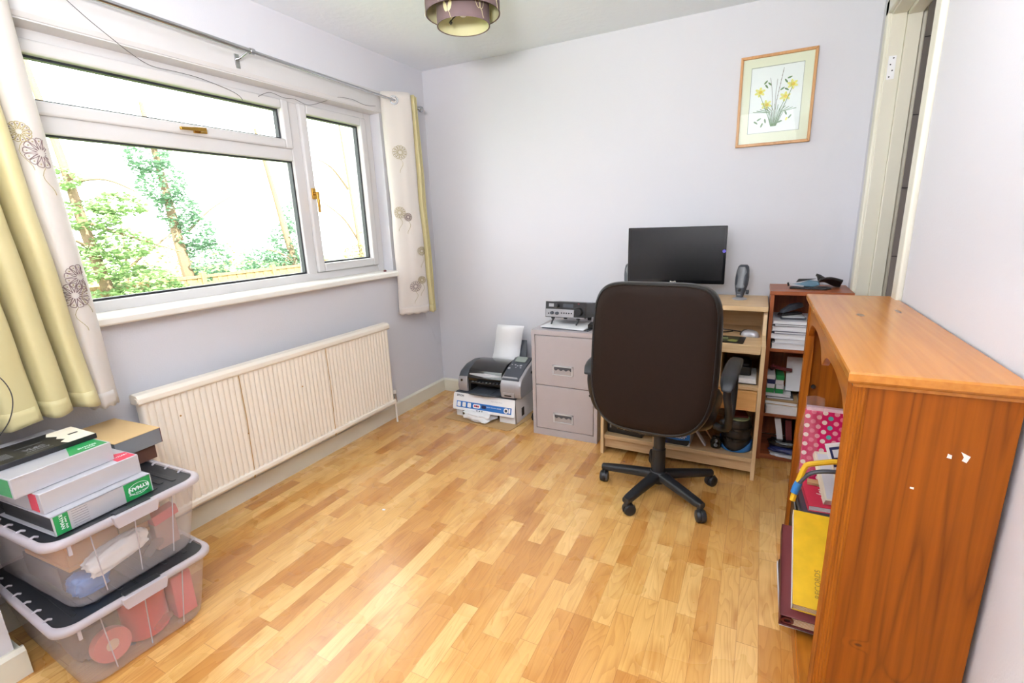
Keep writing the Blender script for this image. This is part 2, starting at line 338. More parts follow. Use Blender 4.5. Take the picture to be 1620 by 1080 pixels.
def obj(name, mb, mats, parent=None, bevel=0, seg=2, smooth=True, ang=35, loc=None, solid=0, sub=0, label=None):
    me = D.meshes.new(name); me.from_pydata([tuple(v) for v in mb.v], [], mb.f)
    if not isinstance(mats, (list, tuple)): mats = [mats]
    for m in mats: me.materials.append(m)
    me.polygons.foreach_set('material_index', mb.m)
    if smooth:
        me.polygons.foreach_set('use_smooth', [True] * len(me.polygons)); me.set_sharp_from_angle(angle=R(ang))
    me.update()
    o = D.objects.new(name, me); C.objects.link(o)
    if parent: o.parent = parent
    if loc: o.location = loc
    if solid:
        q = o.modifiers.new('solid', 'SOLIDIFY'); q.thickness = solid; q.offset = 0
    if sub:
        q = o.modifiers.new('sub', 'SUBSURF'); q.levels = sub; q.render_levels = sub
    if bevel:
        q = o.modifiers.new('bevel', 'BEVEL'); q.width = bevel; q.segments = seg; q.limit_method = 'ANGLE'; q.angle_limit = R(40)
    if label: o['label'] = label
    return o
def thing(name, label, cat, loc=(0, 0, 0), rz=0, group=None, rot=None):
    o = D.objects.new(name, None); C.objects.link(o); o.empty_display_size = 0.05
    o.location = loc; o.rotation_euler = rot if rot else (0, 0, rz); o['label'] = label; o['category'] = cat
    if group: o['group'] = group
    return o
def tag(o, label, cat, group=None):
    o['label'] = label; o['category'] = cat
    if group: o['group'] = group
    return o
def single(name, label, cat, mb, mats, loc=(0, 0, 0), rot=(0, 0, 0), group=None, **k):
    o = obj(name, mb, mats, None, **k); o.location = loc; o.rotation_euler = rot
    return tag(o, label, cat, group)
def struct(name, mb, mats, **k):
    o = obj(name, mb, mats, **k)
    if not k.get('parent'): o['kind'] = 'structure'
    return o
def dup(root, loc, rot=None, label=None):
    def cp(o, par):
        c = o.copy(); C.objects.link(c); c.parent = par
        for ch in [q for q in D.objects if q.parent == o]: cp(ch, c)
        return c
    r = cp(root, None); r.location = loc
    if rot: r.rotation_euler = rot
    if label: r['label'] = label
    return r
def T(x, y, z): return Matrix.Translation((x, y, z))
def RX(a): return Matrix.Rotation(R(a), 4, 'X')
def RY(a): return Matrix.Rotation(R(a), 4, 'Y')
def RZ(a): return Matrix.Rotation(R(a), 4, 'Z')
def box(*a, **k): return MB().box(*a, **k)
def catmull(pts, t):
    n = len(pts) - 1; u = min(max(t, 0), 0.999999) * n; i = int(u); f = u - i
    p0, p1, p2, p3 = pts[max(i - 1, 0)], pts[i], pts[i + 1], pts[min(i + 2, n)]
    return tuple(0.5 * ((2 * b) + (-a + c) * f + (2 * a - 5 * b + 4 * c - d) * f * f + (-a + 3 * b - 3 * c + d) * f ** 3) for a, b, c, d in zip(p0, p1, p2, p3))
def smoothpath(pts, n=40): return [catmull(pts, i / (n - 1)) for i in range(n)]
def rrect(x0, x1, y0, y1, r, n=6):
    out = []
    for cx, cy, a0 in ((x1 - r, y1 - r, 0), (x0 + r, y1 - r, 90), (x0 + r, y0 + r, 180), (x1 - r, y0 + r, 270)):
        for k in range(n + 1):
            a = R(a0 + 90 * k / n); out.append((cx + r * math.cos(a), cy + r * math.sin(a)))
    return out

# ------------------------------------------------------------ room shell
RW = 2.70; H = 2.40; YR = -3.75
WY0, WY1, WZ0, WZ1 = -2.36, -0.50, 1.035, 2.045      # window opening
struct('floor', box(-0.0, 3.9, -3.9, 1.5, -0.05, 0), M_floor)
struct('ceiling', box(-0.25, 3.9, -3.9, 1.5, H, H + 0.05), M_ceil)
b = MB(); b.box(-0.25, 0, -3.9, WY0, 0, H); b.box(-0.25, 0, WY1, 0.12, 0, H); b.box(-0.25, 0, WY0, WY1, 0, WZ0 - 0.02); b.box(-0.25, 0, WY0, WY1, WZ1, H)
struct('wall_left', b, M_wall, smooth=False)
struct('wall_left_breast', box(0.0, 0.283, YR, -2.755, 0, H), M_wall, smooth=False)
struct('wall_back', box(0.0, RW + 0.10, 0, 0.12, 0, H), M_wall, smooth=False)
DY0, DY1, DZ = -1.045, -0.235, 2.17    # door opening
b = MB(); b.box(RW, RW + 0.10, YR, DY0, 0, H); b.box(RW, RW + 0.10, DY1, 0.0, 0, H); b.box(RW, RW + 0.10, DY0, DY1, DZ, H)
struct('wall_right', b, M_wall, smooth=False)
struct('wall_rear', box(-0.1, RW + 0.2, YR - 0.1, YR, 0, H), M_wall, smooth=False)
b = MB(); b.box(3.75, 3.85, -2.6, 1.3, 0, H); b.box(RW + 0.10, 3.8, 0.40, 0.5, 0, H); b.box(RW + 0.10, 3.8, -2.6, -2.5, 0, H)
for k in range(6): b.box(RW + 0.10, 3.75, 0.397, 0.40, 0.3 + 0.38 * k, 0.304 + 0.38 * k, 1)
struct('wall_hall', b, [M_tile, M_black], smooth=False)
# skirting boards
def skirt(name, a, b_, h, t, axis):
    m = MB(); prof = [(0, 0), (t, 0), (t, h - 0.012), (t * 0.45, h - 0.002), (0, h)]
    if axis == 'y': m.prism(prof, a, b_, 'y')
    else:
        m.prism([(-p, q) for p, q in prof], a, b_, 'x')
    return struct(name, m, M_skirt)
skirt('baseboard_left', -2.755, 0, 0.105, 0.017, 'y')
skirt('baseboard_back', 0.017, RW, 0.105, 0.017, 'x')
m = MB(); pr_ = [(0.283, 0), (0.303, 0), (0.303, 0.085), (0.292, 0.098), (0.283, 0.098)]; m.prism(pr_, YR, -2.735, 'y')
m.box(0.017, 0.283, -2.755, -2.738, 0, 0.085)
struct('baseboard_near', m, M_skirt)
# door frame: architrave, lining with rebate and strike plate
d = D.objects.new('door_1', None); C.objects.link(d); d['kind'] = 'structure'
m = MB()
for xa, xb, q in ((2.695, 2.750, 0.0), (2.750, 2.802, 0.014)):
    m.box(xa, xb, DY1 - 0.02 - q, DY1 + 0.012, 0, DZ); m.box(xa, xb, DY0 - 0.012, DY0 + 0.02 + q, 0, DZ); m.box(xa, xb, DY0, DY1, DZ - 0.02 - q, DZ + 0.01)
obj('door_lining', m, M_skirt, d, bevel=0.003)
m = MB()
for x0, x1 in ((2.682, 2.702), (2.798, 2.822)):
    m.box(x0, x1, DY1 - 0.012, DY1 + 0.055, 0, DZ + 0.055); m.box(x0, x1, DY0 - 0.065, DY0 + 0.008, 0, DZ + 0.055); m.box(x0, x1, DY0 - 0.065, DY1 + 0.055, DZ - 0.012, DZ + 0.06)
obj('architrave', m, M_skirt, d, bevel=0.007, seg=3)
m = MB(); m.box(2.703, 2.731, DY1 - 0.0225, DY1 - 0.0195, 1.89, 1.985)
for k, zz in enumerate((1.90, 1.925, 1.95, 1.975)): m.cyl((2.712 + 0.009 * (k % 2), DY1 - 0.023, zz), 0.003, 0.002, 'y', 8, 1)
obj('hinge_plate', m, [M_white, M_black], d)

# ------------------------------------------------------------ window
w = D.objects.new('window_1', None); C.objects.link(w); w['kind'] = 'structure'
XO, XF = -0.14, -0.075
def ringframe(m, y0, y1, z0, z1, tl, tr, tb, tt, x0, x1, mi=0):
    m.box(x0, x1, y0, y0 + tl, z0, z1, mi); m.box(x0, x1, y1 - tr, y1, z0, z1, mi)
    m.box(x0, x1, y0 + tl, y1 - tr, z0, z0 + tb, mi); m.box(x0, x1, y0 + tl, y1 - tr, z1 - tt, z1, mi)
m = MB(); ringframe(m, WY0, WY1, WZ0, WZ1, 0.065, 0.062, 0.048, 0.042, XO, XF)
m.box(XO, XF, -1.148, -1.082, WZ0 + 0.04, WZ1 - 0.04)
m.box(XO, XF, WY0 + 0.06, -1.148, 1.70, 1.765)
obj('window_frame', m, M_upvc, w, bevel=0.006, seg=3)
def sash(y0, y1, z0, z1, t):
    m = MB(); ringframe(m, y0, y1, z0, z1, t, t, t, t, XO + 0.02, XF + 0.018)
    return obj('window_sash', m, M_upvc, w, bevel=0.008, seg=3)
s1 = sash(-2.292, -1.150, 1.762, 2.006, 0.046)
s2 = sash(-1.084, -0.566, 1.083, 2.006, 0.049)
def pane(y0, y1, z0, z1, xg=-0.105):
    m = MB(); m.box(xg - 0.012, xg + 0.012, y0, y1, z0, z1); g = obj('window_pane', m, M_glass, w, smooth=False)
    m = MB(); ringframe(m, y0, y1, z0, z1, 0.011, 0.011, 0.009, 0.009, xg - 0.013, xg + 0.0135)
    obj('pane_gasket', m, M_gasket, g, smooth=False); return g
pane(-2.246, -1.196, 1.808, 1.960); pane(-1.035, -0.615, 1.132, 1.957); pane(-2.295, -1.146, 1.083, 1.702)
def whandle(loc, rot):
    h = MB(); h.box(-0.013, 0.013, -0.001, 0.009, -0.03, 0.03); h.cyl((0, 0.02, 0), 0.009, 0.03, 'y', 12)
    h.prism([(-0.008, 0.01), (0.008, 0.01), (0.006, -0.105), (-0.006, -0.105)], 0.028, 0.04, 'y')
    h.xf(Matrix(rot)) if False else None
    o = obj('window_handle', h, M_brass, w, bevel=0.002); o.location = loc; o.rotation_euler = rot; return o
whandle((XF + 0.018, -1.058, 1.53), (0, 0, R(-90)))
whandle((XF + 0.018, -1.66, 1.785), (0, R(-86), R(-90)))
m = MB(); m.prism([(-0.075, 1.00), (0.048, 1.00), (0.053, 1.006), (0.053, 1.026), (0.046, 1.034), (-0.075, 1.040)], -2.44, -0.455, 'y')
obj('window_sill', m, M_sill, w)
m = MB(); m.prism([(-0.002, 2.045), (0.010, 2.05), (0.018, 2.065), (0.014, 2.09), (0.012, 2.16), (0.008, 2.172), (-0.002, 2.175)], -2.5, -0.44, 'y')
m.prism([(-0.08, 2.0405), (0.006, 2.0435), (0.006, 2.052), (-0.08, 2.052)], WY0, WY1, 'y')
struct('trim_1', m, M_upvc)

# ------------------------------------------------------------ radiator
rad = thing('radiator', 'long cream ribbed panel radiator under the window', 'radiator', (0.05, -1.4645, 0.15))
L_ = 0.7435
m = MB(); nr = 56; prof = []
for i in range(nr * 6 + 1):
    t = i / (nr * 6); y = -L_ + 0.01 + (2 * L_ - 0.02) * t; ph = (t * nr) % 1
    prof.append((y, 0.045 + 0.009 * max(0, min(1, 1.6 * math.sin(PI * ph) - 0.25))))
front = prof; back = [(y, 0.015) for y, _ in prof]
n = len(prof)
v = [(x, y, 0.03) for y, x in front] + [(x, y, 0.525) for y, x in front] + [(x, y, 0.03) for y, x in back] + [(x, y, 0.525) for y, x in back]
f = [(i, i + 1, n + i + 1, n + i) for i in range(n - 1)] + [(2 * n + i + 1, 2 * n + i, 3 * n + i, 3 * n + i + 1) for i in range(n - 1)] + [(0, n, 3 * n, 2 * n), (n - 1, 3 * n - 1, 4 * n - 1, 2 * n - 1)]
m.add(v, f)
obj('front_panel', m, M_rad, rad, ang=60)
m = MB(); m.prism([(0.0, 0.525), (0.0, 0.558), (0.012, 0.568), (0.05, 0.566), (0.062, 0.552), (0.062, 0.532), (0.055, 0.524)], -L_, L_, 'y')
m.cyl((0.05, -L_ - 0.002, 0.545), 0.012, 0.004, 'y', 12)
obj('top_rail', m, M_rad, rad, bevel=0.003)
m = MB(); m.prism([(0.01, 0.03), (0.01, 0.002), (0.02, -0.004), (0.055, 0.0), (0.062, 0.012), (0.06, 0.028), (0.052, 0.036)], -L_, L_, 'y')
obj('bottom_rail', m, M_rad, rad, bevel=0.003)
m = MB()
for y in (-0.32, 0.205):
    m = MB(); m.tube([(0.0555, y, 0.525), (0.0557, y + 0.004, 0.3), (0.0555, y - 0.003, 0.036)], 0.0016, 6)
    m.tube([(0.063, y - 0.01, 0.012), (0.058, y - 0.01, -0.002)], 0.003, 6)
    obj('rust_seam', m, M_rust, rad)
for y, z in ((0.02, 0.36), (-0.32, 0.23), (-0.60, 0.43)): obj('paint_chip', MB().cyl((0.0557, y, z), 0.004, 0.002, 'x', 8), M_rust, rad)
for y in (-0.5, 0.5): obj('wall_bracket', box(-0.05, 0.02, y - 0.015, y + 0.015, 0.4, 0.5), M_rad, rad)
m = MB(); m.tube([(0.03, L_, 0.02), (0.03, L_ + 0.022, 0.02)], 0.008, 10, 1); m.tube([(0.03, L_ + 0.024, 0.0), (0.03, L_ + 0.024, 0.07)], [0.012, 0.009], 12, 1)
m.tube([(0.03, L_ + 0.024, 0.02), (0.03, L_ + 0.024, -0.148)], 0.0065, 10, 0)
m.lathe([(0.001, 0.06), (0.010, 0.06), (0.012, 0.07), (0.008, 0.085), (0.001, 0.087)], (0.03, L_ + 0.024, 0), 12, mi=0)
obj('valve', m, [M_sill, M_chrome], rad)

# ------------------------------------------------------------ curtains
rodp = lambda y: 2.108 + (-0.2 - y) * 0.022
rod = thing('curtain_rod', 'thin steel curtain rod with ball finial above the window', 'curtain rod', (0.1, -0.2, 2.108))
m = MB(); m.tube([(0, 0, 0), (0, -1.25, 0.0275)], 0.008, 12); m.tube([(0, -1.25, 0.0275), (0, -2.5, 0.055)], 0.0105, 12)
obj('pole', m, M_chrome, rod)
m = MB(); m.lathe([(0.0005, -0.02), (0.012, -0.018), (0.019, -0.006), (0.019, 0.006), (0.012, 0.018), (0.0005, 0.02)], (0, 0.018, 0), 16, 'y')
m.cyl((0, -0.006, 0), 0.012, 0.012, 'y', 14)
obj('finial', m, M_chrome, rod)
m = MB(); m.cyl((0, -1.25, 0.0275), 0.014, 0.02, 'y', 14); obj('joint_collar', m, M_chrome, rod)
for y in (-1.27, -2.3, -0.06):
    m = MB(); m.tube([(0, y, 0.02 * -y - 0.004), (-0.06, y, 0.02 * -y - 0.02), (-0.092, y, 0.02 * -y - 0.02)], 0.005, 8); m.box(-0.097, -0.08, y - 0.01, y + 0.01, 0.02 * -y - 0.06, 0.02 * -y)
    obj('bracket', m, M_chrome, rod)

def curtain(label, cream, gold, ztop, zbot_c, zbot_g, eyelets, flowers, name='curtain'):
    """cream / gold: (top plan points, bottom plan points)"""
    c = thing(name, label, 'curtain', (0, 0, 0), group=None)
    def surf(tb, z1, t, k):
        a = catmull(tb[0], t); b_ = catmull(tb[1], t); q = k
        z0 = ztop; z = z0 + (z1 - z0) * k
        x = a[0] + (b_[0] - a[0]) * q; y = a[1] + (b_[1] - a[1]) * q
        nz = noise.noise(Vector((y * 9, z * 3.0, 3.1)))
        return Vector((x + 0.012 * nz * (0.3 + k), y + 0.004 * nz, z + (0.004 * math.sin(t * 40) if k > 0.99 else 0)))
    mats = ((cream, zbot_c, M_cream, 'cream_panel'), (gold, zbot_g, M_gold, 'gold_panel'))
    for tb, zb, mt, nm in mats:
        nn = 12 * len(tb[0]); m = MB(); m.grid(lambda u, v, tb=tb, zb=zb: surf(tb, zb, u, v), nn, 46)
        obj(nm, m, mt, c, solid=0.0025, ang=180)
        m = MB(); m.grid(lambda u, v, tb=tb, zb=zb: surf(tb, zb, u, 0.962 + 0.038 * v) + Vector((0.0016, -0.0016, 0)), nn, 4)
        obj('hem', m, mt, c, solid=0.002, ang=180)
    for y, x in eyelets:
        m = MB(); m.lathe([(0.019, -0.003), (0.027, -0.003), (0.029, 0), (0.027, 0.003), (0.019, 0.003), (0.017, 0)], (0, 0, 0), 28, 'y', close=True)
        e = obj('eyelet', m, M_chrome, c); e.location = (x, y, rodp(y)); e.rotation_euler = (0, 0, R(42))
    # embroidery drawn on the cream panel surface
    m = MB()
    def onsurf(t, z, off=0.003):
        k = (z - ztop) / (zbot_c - ztop); p = surf(cream, zbot_c, t, k)
        du = surf(cream, zbot_c, min(t + 0.01, 1), k) - surf(cream, zbot_c, max(t - 0.01, 0), k); dv = surf(cream, zbot_c, t, k + 0.01) - surf(cream, zbot_c, t, k - 0.01)
        nn_ = du.cross(dv).normalized()
        if nn_.x * 0.6 - nn_.y * 0.8 < 0: nn_ = -nn_
        return p + nn_ * off
    width = sum((Vector(catmull(cream[1], (i + 1) / 30)) - Vector(catmull(cream[1], i / 30))).length for i in range(30))
    for t0, z0, r, mi in flowers:
        m = MB()
        for k in range(13):
            a = 2 * PI * k / 13 + z0; pts = []
            for j in range(7):
                q = j / 6; rad_ = r * math.sin(PI * min(q * 0.5 + 0.08, 0.5)) if q < 1 else r
                da = 0.22 * math.sin(PI * q)
                pts.append((rad_ * math.cos(a + da), rad_ * math.sin(a + da)))
            for j in range(6, -1, -1):
                q = j / 6; rad_ = r * math.sin(PI * min(q * 0.5 + 0.08, 0.5)); da = -0.22 * math.sin(PI * q); pts.append((rad_ * math.cos(a + da), rad_ * math.sin(a + da)))
            P = [onsurf(min(max(t0 + px / width, 0.0), 1.0), z0 + pz) for px, pz in pts]
            m.tube(P, 0.0011, 4, mi, caps=False)
            q = onsurf(min(max(t0 + r * 0.8 * math.cos(a) / width, 0.0), 1.0), z0 + r * 0.8 * math.sin(a))
            m.lathe([(0.0001, -0.002), (0.0028, 0), (0.0001, 0.002)], tuple(q), 6, 'z', (mi + 1) % 2)
        P = [onsurf(min(max(t0 + (0.012 * math.sin(j * 0.7)) / width, 0), 1), z0 - r - 0.012 * j) for j in range(8)]
        m.tube(P, 0.0009, 4, 1, caps=False)
        obj('embroidered_flower', m, [M_thread, M_thread2], c)
    return c
# right curtain, bunched by the back wall
crT = [(0.02, -0.478), (0.03, -0.505), (0.06, -0.502), (0.10, -0.46), (0.135, -0.42), (0.155, -0.37), (0.125, -0.33)]
crB = [(0.03, -0.485), (0.035, -0.51), (0.07, -0.50), (0.11, -0.455), (0.145, -0.41), (0.16, -0.35), (0.125, -0.30)]
gdT = [(0.125, -0.33), (0.15, -0.318), (0.07, -0.305), (0.14, -0.292), (0.06, -0.278), (0.13, -0.264), (0.07, -0.252), (0.10, -0.242)]
gdB = [(0.125, -0.30), (0.155, -0.288), (0.07, -0.272), (0.145, -0.255), (0.06, -0.238), (0.135, -0.22), (0.07, -0.205), (0.10, -0.195)]
curtain('narrow cream and gold curtain bunched beside the back wall', (crT, crB), (gdT, gdB), 2.165, 0.728, 0.716,
        [(-0.462, 0.1)], [(0.52, 1.80, 0.042, 1), (0.40, 1.42, 0.036, 1), (0.56, 1.39, 0.026, 0), (0.78, 1.16, 0.03, 1), (0.60, 0.92, 0.036, 0), (0.74, 0.96, 0.026, 1)])
# left curtain, bunched beside the chimney breast
clT = [(0.03, -2.335), (0.09, -2.305), (0.15, -2.33), (0.17, -2.385), (0.13, -2.42)]
clB = [(0.05, -2.285), (0.10, -2.265), (0.15, -2.285), (0.165, -2.335), (0.11, -2.365)]
gT = [(0.13, -2.42), (0.19, -2.44), (0.19, -2.475), (0.10, -2.49), (0.18, -2.515), (0.19, -2.55), (0.10, -2.57), (0.19, -2.60), (0.19, -2.64), (0.10, -2.66), (0.17, -2.70), (0.12, -2.74)]
gB = [(0.11, -2.365), (0.185, -2.355), (0.20, -2.40), (0.10, -2.425), (0.19, -2.435), (0.205, -2.49), (0.10, -2.515), (0.20, -2.52), (0.225, -2.60), (0.11, -2.63), (0.19, -2.67), (0.13, -2.74)]
curtain('wide cream and olive gold curtain hanging above the storage bins', (clT, clB), (gT, gB), 2.205, 0.725, 0.755,
        [(-2.37, 0.10), (-2.49, 0.1), (-2.6, 0.1)], [(0.62, 1.60, 0.045, 0), (0.6, 1.20, 0.042, 0), (0.72, 1.14, 0.042, 0), (0.42, 1.16, 0.03, 1), (0.8, 1.66, 0.03, 1)])

# ------------------------------------------------------------ wires
def wire(label, pts, r=0.0016, cat='wire', mat=None, n=60, name='wire'):
    m = MB(); m.tube(smoothpath(pts, n), r, 6); return single(name, label, cat, m, mat or M_wire)
wire('thin dark wire trailing across the top of the window frame', [(0.016, -2.12, 2.16), (0.021, -2.05, 2.10), (0.024, -1.98, 2.05), (-0.03, -1.90, 2.034), (-0.050, -1.82, 2.012), (-0.050, -1.72, 2.012), (-0.053, -1.62, 2.01), (-0.053, -1.50, 1.992), (-0.053, -1.44, 1.975), (-0.053, -1.42, 1.955)], 0.0012)
wire('thin loose wire looping over the window mullion to the curtain', [(-0.053, -1.33, 1.99), (-0.053, -1.26, 2.022), (-0.05, -1.18, 2.012), (-0.05, -1.11, 2.018), (-0.05, -1.02, 2.005), (-0.02, -0.93, 2.036), (0.016, -0.87, 2.064), (0.02, -0.75, 2.075), (0.02, -0.65, 2.063), (0.03, -0.56, 2.07)], 0.0012)
wire('pale thin wire dangling below the right curtain in the corner', [(0.05, -0.23, 0.74), (0.012, -0.19, 0.66), (0.006, -0.10, 0.52), (0.006, -0.085, 0.46), (0.006, -0.045, 0.42), (0.006, -0.07, 0.36), (0.006, -0.04, 0.28), (0.018, -0.03, 0.12), (0.022, -0.025, 0.105)], 0.0012, mat=M_paper2)
wire('dark wire looping down the left curtain to the boxes', [(0.235, -2.70, 1.03), (0.24, -2.65, 0.99), (0.24, -2.60, 0.935), (0.245, -2.585, 0.87), (0.235, -2.60, 0.80), (0.20, -2.63, 0.74), (0.17, -2.66, 0.70)], 0.0016)
m = MB(); m.lathe([(0.0003, 0), (0.009, 0.001), (0.011, 0.007), (0.006, 0.013), (0.0003, 0.014)], (0, 0, 0), 12)
single('pebble', 'small brown trinket on the windowsill beside the right curtain', 'trinket', m, M_maroon, (0.0, -0.585, 1.036))

# ------------------------------------------------------------ ceiling lamp
lp = thing('ceiling_lamp', 'two-tier brown drum lampshade with gold lining on the ceiling', 'ceiling lamp', (1.055, -1.14, H))
def shade(name, r, z0, z1):
    m = MB(); m.lathe([(r, z0), (r, z1)], n=64, mi=0); m.lathe([(r - 0.003, z1), (r - 0.003, z0)], n=64, mi=1)
    m.lathe([(r - 0.004, z0), (r + 0.001, z0 - 0.002), (r + 0.0012, z0 + 0.004)], n=64, mi=0); m.lathe([(r + 0.001, z1 - 0.004), (r - 0.004, z1)], n=64, mi=0)
    o = obj(name, m, [M_shade, M_shadein], lp)
    m = MB(); k = 0
    nlf = max(5, int(r * 45))
    for i in range(nlf):
        m = MB(); a0 = 2 * PI * i / nlf + 0.9; zc = z0 + 0.042 + 0.012 * (i % 3)
        for s_ in (-1, 1):
            pts = []
            for j in range(10):
                aa = 2 * PI * j / 10; du = 0.009 * math.cos(aa) + s_ * 0.011; dz = 0.02 * math.sin(aa)
                du, dz = du + dz * 0.25 * s_, dz
                pts.append(((r + 0.0015) * math.cos(a0 + du / r), (r + 0.0015) * math.sin(a0 + du / r), zc + dz))
            m.add(pts, [tuple(range(10))] if i % 2 else [], 0)
            if i % 2 == 0: m.tube(pts + [pts[0]], 0.0009, 4, 0, caps=False)
        m.tube([((r + 0.0018) * math.cos(a0 + t * 0.02 / r * k2), (r + 0.0018) * math.sin(a0 + t * 0.02 / r * k2), zc - 0.015 - 0.012 * t) for t, k2 in ((0, 1), (1, 0.5), (2, 0.3), (3, 0.3))], 0.0009, 4, 0)
        obj('applique_leaf', m, M_bead, o)
    return o
shade('outer_shade', 0.157, -0.205, -0.02); shade('inner_shade', 0.112, -0.25, -0.06)
m = MB(); m.lathe([(0.0005, 0), (0.05, 0), (0.05, -0.012), (0.012, -0.03), (0.012, -0.1), (0.018, -0.1), (0.018, -0.14), (0.0005, -0.14)], n=24)
for k in range(3):
    a = k * 2 * PI / 3; m.tube([(0, 0, -0.08), (0.155 * math.cos(a), 0.155 * math.sin(a), -0.06)], 0.002, 6)
obj('lamp_holder', m, M_chrome, lp)
m = MB(); m.lathe([(0.0005, -0.215), (0.012, -0.212), (0.022, -0.198), (0.024, -0.18), (0.013, -0.15), (0.012, -0.14)], n=20); obj('bulb', m, M_white, lp)
m = MB(); m.tube(smoothpath([(0.03, 0.04, -0.19), (-0.005, 0.03, -0.185), (-0.04, 0.0, -0.205), (-0.045, -0.03, -0.232)], 14), 0.0022, 6); m.lathe([(0.0003, -0.01), (0.008, 0), (0.0003, 0.01)], (-0.045, -0.03, -0.236), 10)
obj('wire_arm', m, M_black, lp)

# ------------------------------------------------------------ picture
pc = thing('framed_picture', 'oak framed watercolour of yellow daffodils on the back wall', 'picture', (2.27, -0.0, 1.9125))
pw, ph_ = 0.177, 0.2245
m = MB()
for a in (0, 1):
    s_ = 1 if a else -1
    m.prism([(s_ * pw, -ph_), (s_ * pw, ph_), (s_ * (pw - 0.014), ph_ - 0.014), (s_ * (pw - 0.014), -ph_ + 0.014)], -0.022, -0.001, 'y')
    m.prism([(-pw, s_ * ph_), (pw, s_ * ph_), (pw - 0.014, s_ * (ph_ - 0.014)), (-pw + 0.014, s_ * (ph_ - 0.014))], -0.022, -0.001, 'y')
obj('frame', m, M_oak, pc, bevel=0.002)
m = MB(); ringframe_x = [(-pw + 0.012, -0.118), (0.118, pw - 0.012)]
m.box(-pw + 0.012, -0.121, -0.012, -0.004, -ph_ + 0.012, ph_ - 0.012); m.box(0.121, pw - 0.012, -0.012, -0.004, -ph_ + 0.012, ph_ - 0.012)
m.box(-0.121, 0.121, -0.012, -0.004, -ph_ + 0.012, -0.158); m.box(-0.121, 0.121, -0.012, -0.004, 0.165, ph_ - 0.012)
for q in ((-0.1225, -0.1205, -0.16, 0.167), (0.1205, 0.1225, -0.16, 0.167)): m.box(q[0], q[1], -0.0125, -0.011, q[2], q[3], 1)
for q in ((-0.16, -0.158), (0.165, 0.167)): m.box(-0.1225, 0.1225, -0.0125, -0.011, q[0], q[1], 1)
obj('mount', m, [M_mount, M_line], pc, smooth=False)
m = MB(); m.box(-0.125, 0.125, -0.008, -0.003, -0.165, 0.17, 0)
Y = -0.0086
def pl(pts, r, mi): m.tube([(x, Y, z) for x, z in pts], r * 1.5, 4, mi)
def ell(cx, cz, a, b_, ang, mi, yy=Y - 0.0003):
    c_, s_ = math.cos(ang), math.sin(ang); n_ = 10
    m.add([(cx + a * math.cos(t) * c_ - b_ * math.sin(t) * s_, yy, cz + a * math.cos(t) * s_ + b_ * math.sin(t) * c_) for t in [2 * PI * k / n_ for k in range(n_)]], [tuple(range(n_))], mi)
pl([(0.0, -0.11), (0.008, 0.0), (0.02, 0.08), (0.03, 0.15)], 0.001, 4); pl([(-0.01, -0.11), (-0.012, 0.0), (-0.02, 0.06), (-0.03, 0.11)], 0.0009, 4); pl([(0.004, -0.1), (0.0, 0.02), (0.004, 0.1)], 0.0009, 4)
for k in range(8): ell(0.008 + 0.0028 * k, 0.0 + 0.019 * k, 0.004, 0.0018, 1.0, 4)
for fx, fz in ((-0.075, 0.045), (-0.04, -0.02), (0.045, 0.01), (0.075, 0.065)):
    for k in range(6): a = k * PI / 3 + fx * 9; ell(fx + 0.014 * math.cos(a), fz + 0.012 * math.sin(a), 0.013, 0.0065, a, 2)
    ell(fx + 0.003, fz, 0.009, 0.008, 0.3, 3, Y - 0.0006)
    pl([(fx, fz - 0.012), (fx * 0.6, fz * 0.3 - 0.05), (fx * 0.15, -0.12)], 0.0011, 1)
for k in range(13):
    a = (k - 6) * 0.13; pl([(0.015 * a, -0.13), (0.05 * a + 0.005, -0.06), (0.13 * a, -0.02 - abs(a) * 0.04)], 0.0012, 1)
for x, z, a in ((-0.07, -0.09, 0.5), (-0.085, -0.105, 2.5), (-0.055, -0.12, 1.2), (0.03, -0.11, 0.3), (0.06, 0.1, 0.3), (0.045, 0.085, 2.2), (0.05, 0.045, 2.6), (0.03, 0.05, 0.6), (-0.045, 0.07, 2.2), (-0.05, 0.09, 0.8), (-0.03, 0.08, 2.4), (0.055, -0.07, 2.0), (0.075, -0.09, 0.9), (-0.04, -0.10, 1.8)): ell(x, z, 0.012, 0.0042, a, 1)
ell(0.06, -0.1, 0.009, 0.005, 1.2, 2)
obj('painting', m, [M_white, M_leaf, M_petal, M_trumpet, M_twig], pc, smooth=False)
m = MB(); m.box(-pw + 0.013, pw - 0.013, -0.0165, -0.015, -ph_ + 0.013, ph_ - 0.013); obj('glazing', m, M_glass, pc, smooth=False)

# ------------------------------------------------------------ filing cabinet
fc = thing('filing_cabinet', 'silver grey two-drawer metal filing cabinet between printer and desk', 'filing cabinet', (1.25, -0.285, 0))
cx_ = 0.2115; cy_ = 0.215; ch = 0.688
m = MB(); m.box(-cx_, cx_, -cy_ + 0.012, cy_, 0.0, ch)
m.box(-cx_, -cx_ + 0.022, -cy_, -cy_ + 0.013, 0, ch); m.box(cx_ - 0.022, cx_, -cy_, -cy_ + 0.013, 0, ch); m.box(-cx_ + 0.02, cx_ - 0.02, -cy_, -cy_ + 0.013, ch - 0.03, ch); m.box(-cx_ + 0.02, cx_ - 0.02, -cy_, -cy_ + 0.013, 0, 0.045)
m.box(-cx_ + 0.022, cx_ - 0.022, -cy_ + 0.010, -cy_ + 0.0125, 0.045, ch - 0.03, 1)
obj('body', m, [M_cabinet, M_black], fc, bevel=0.002)
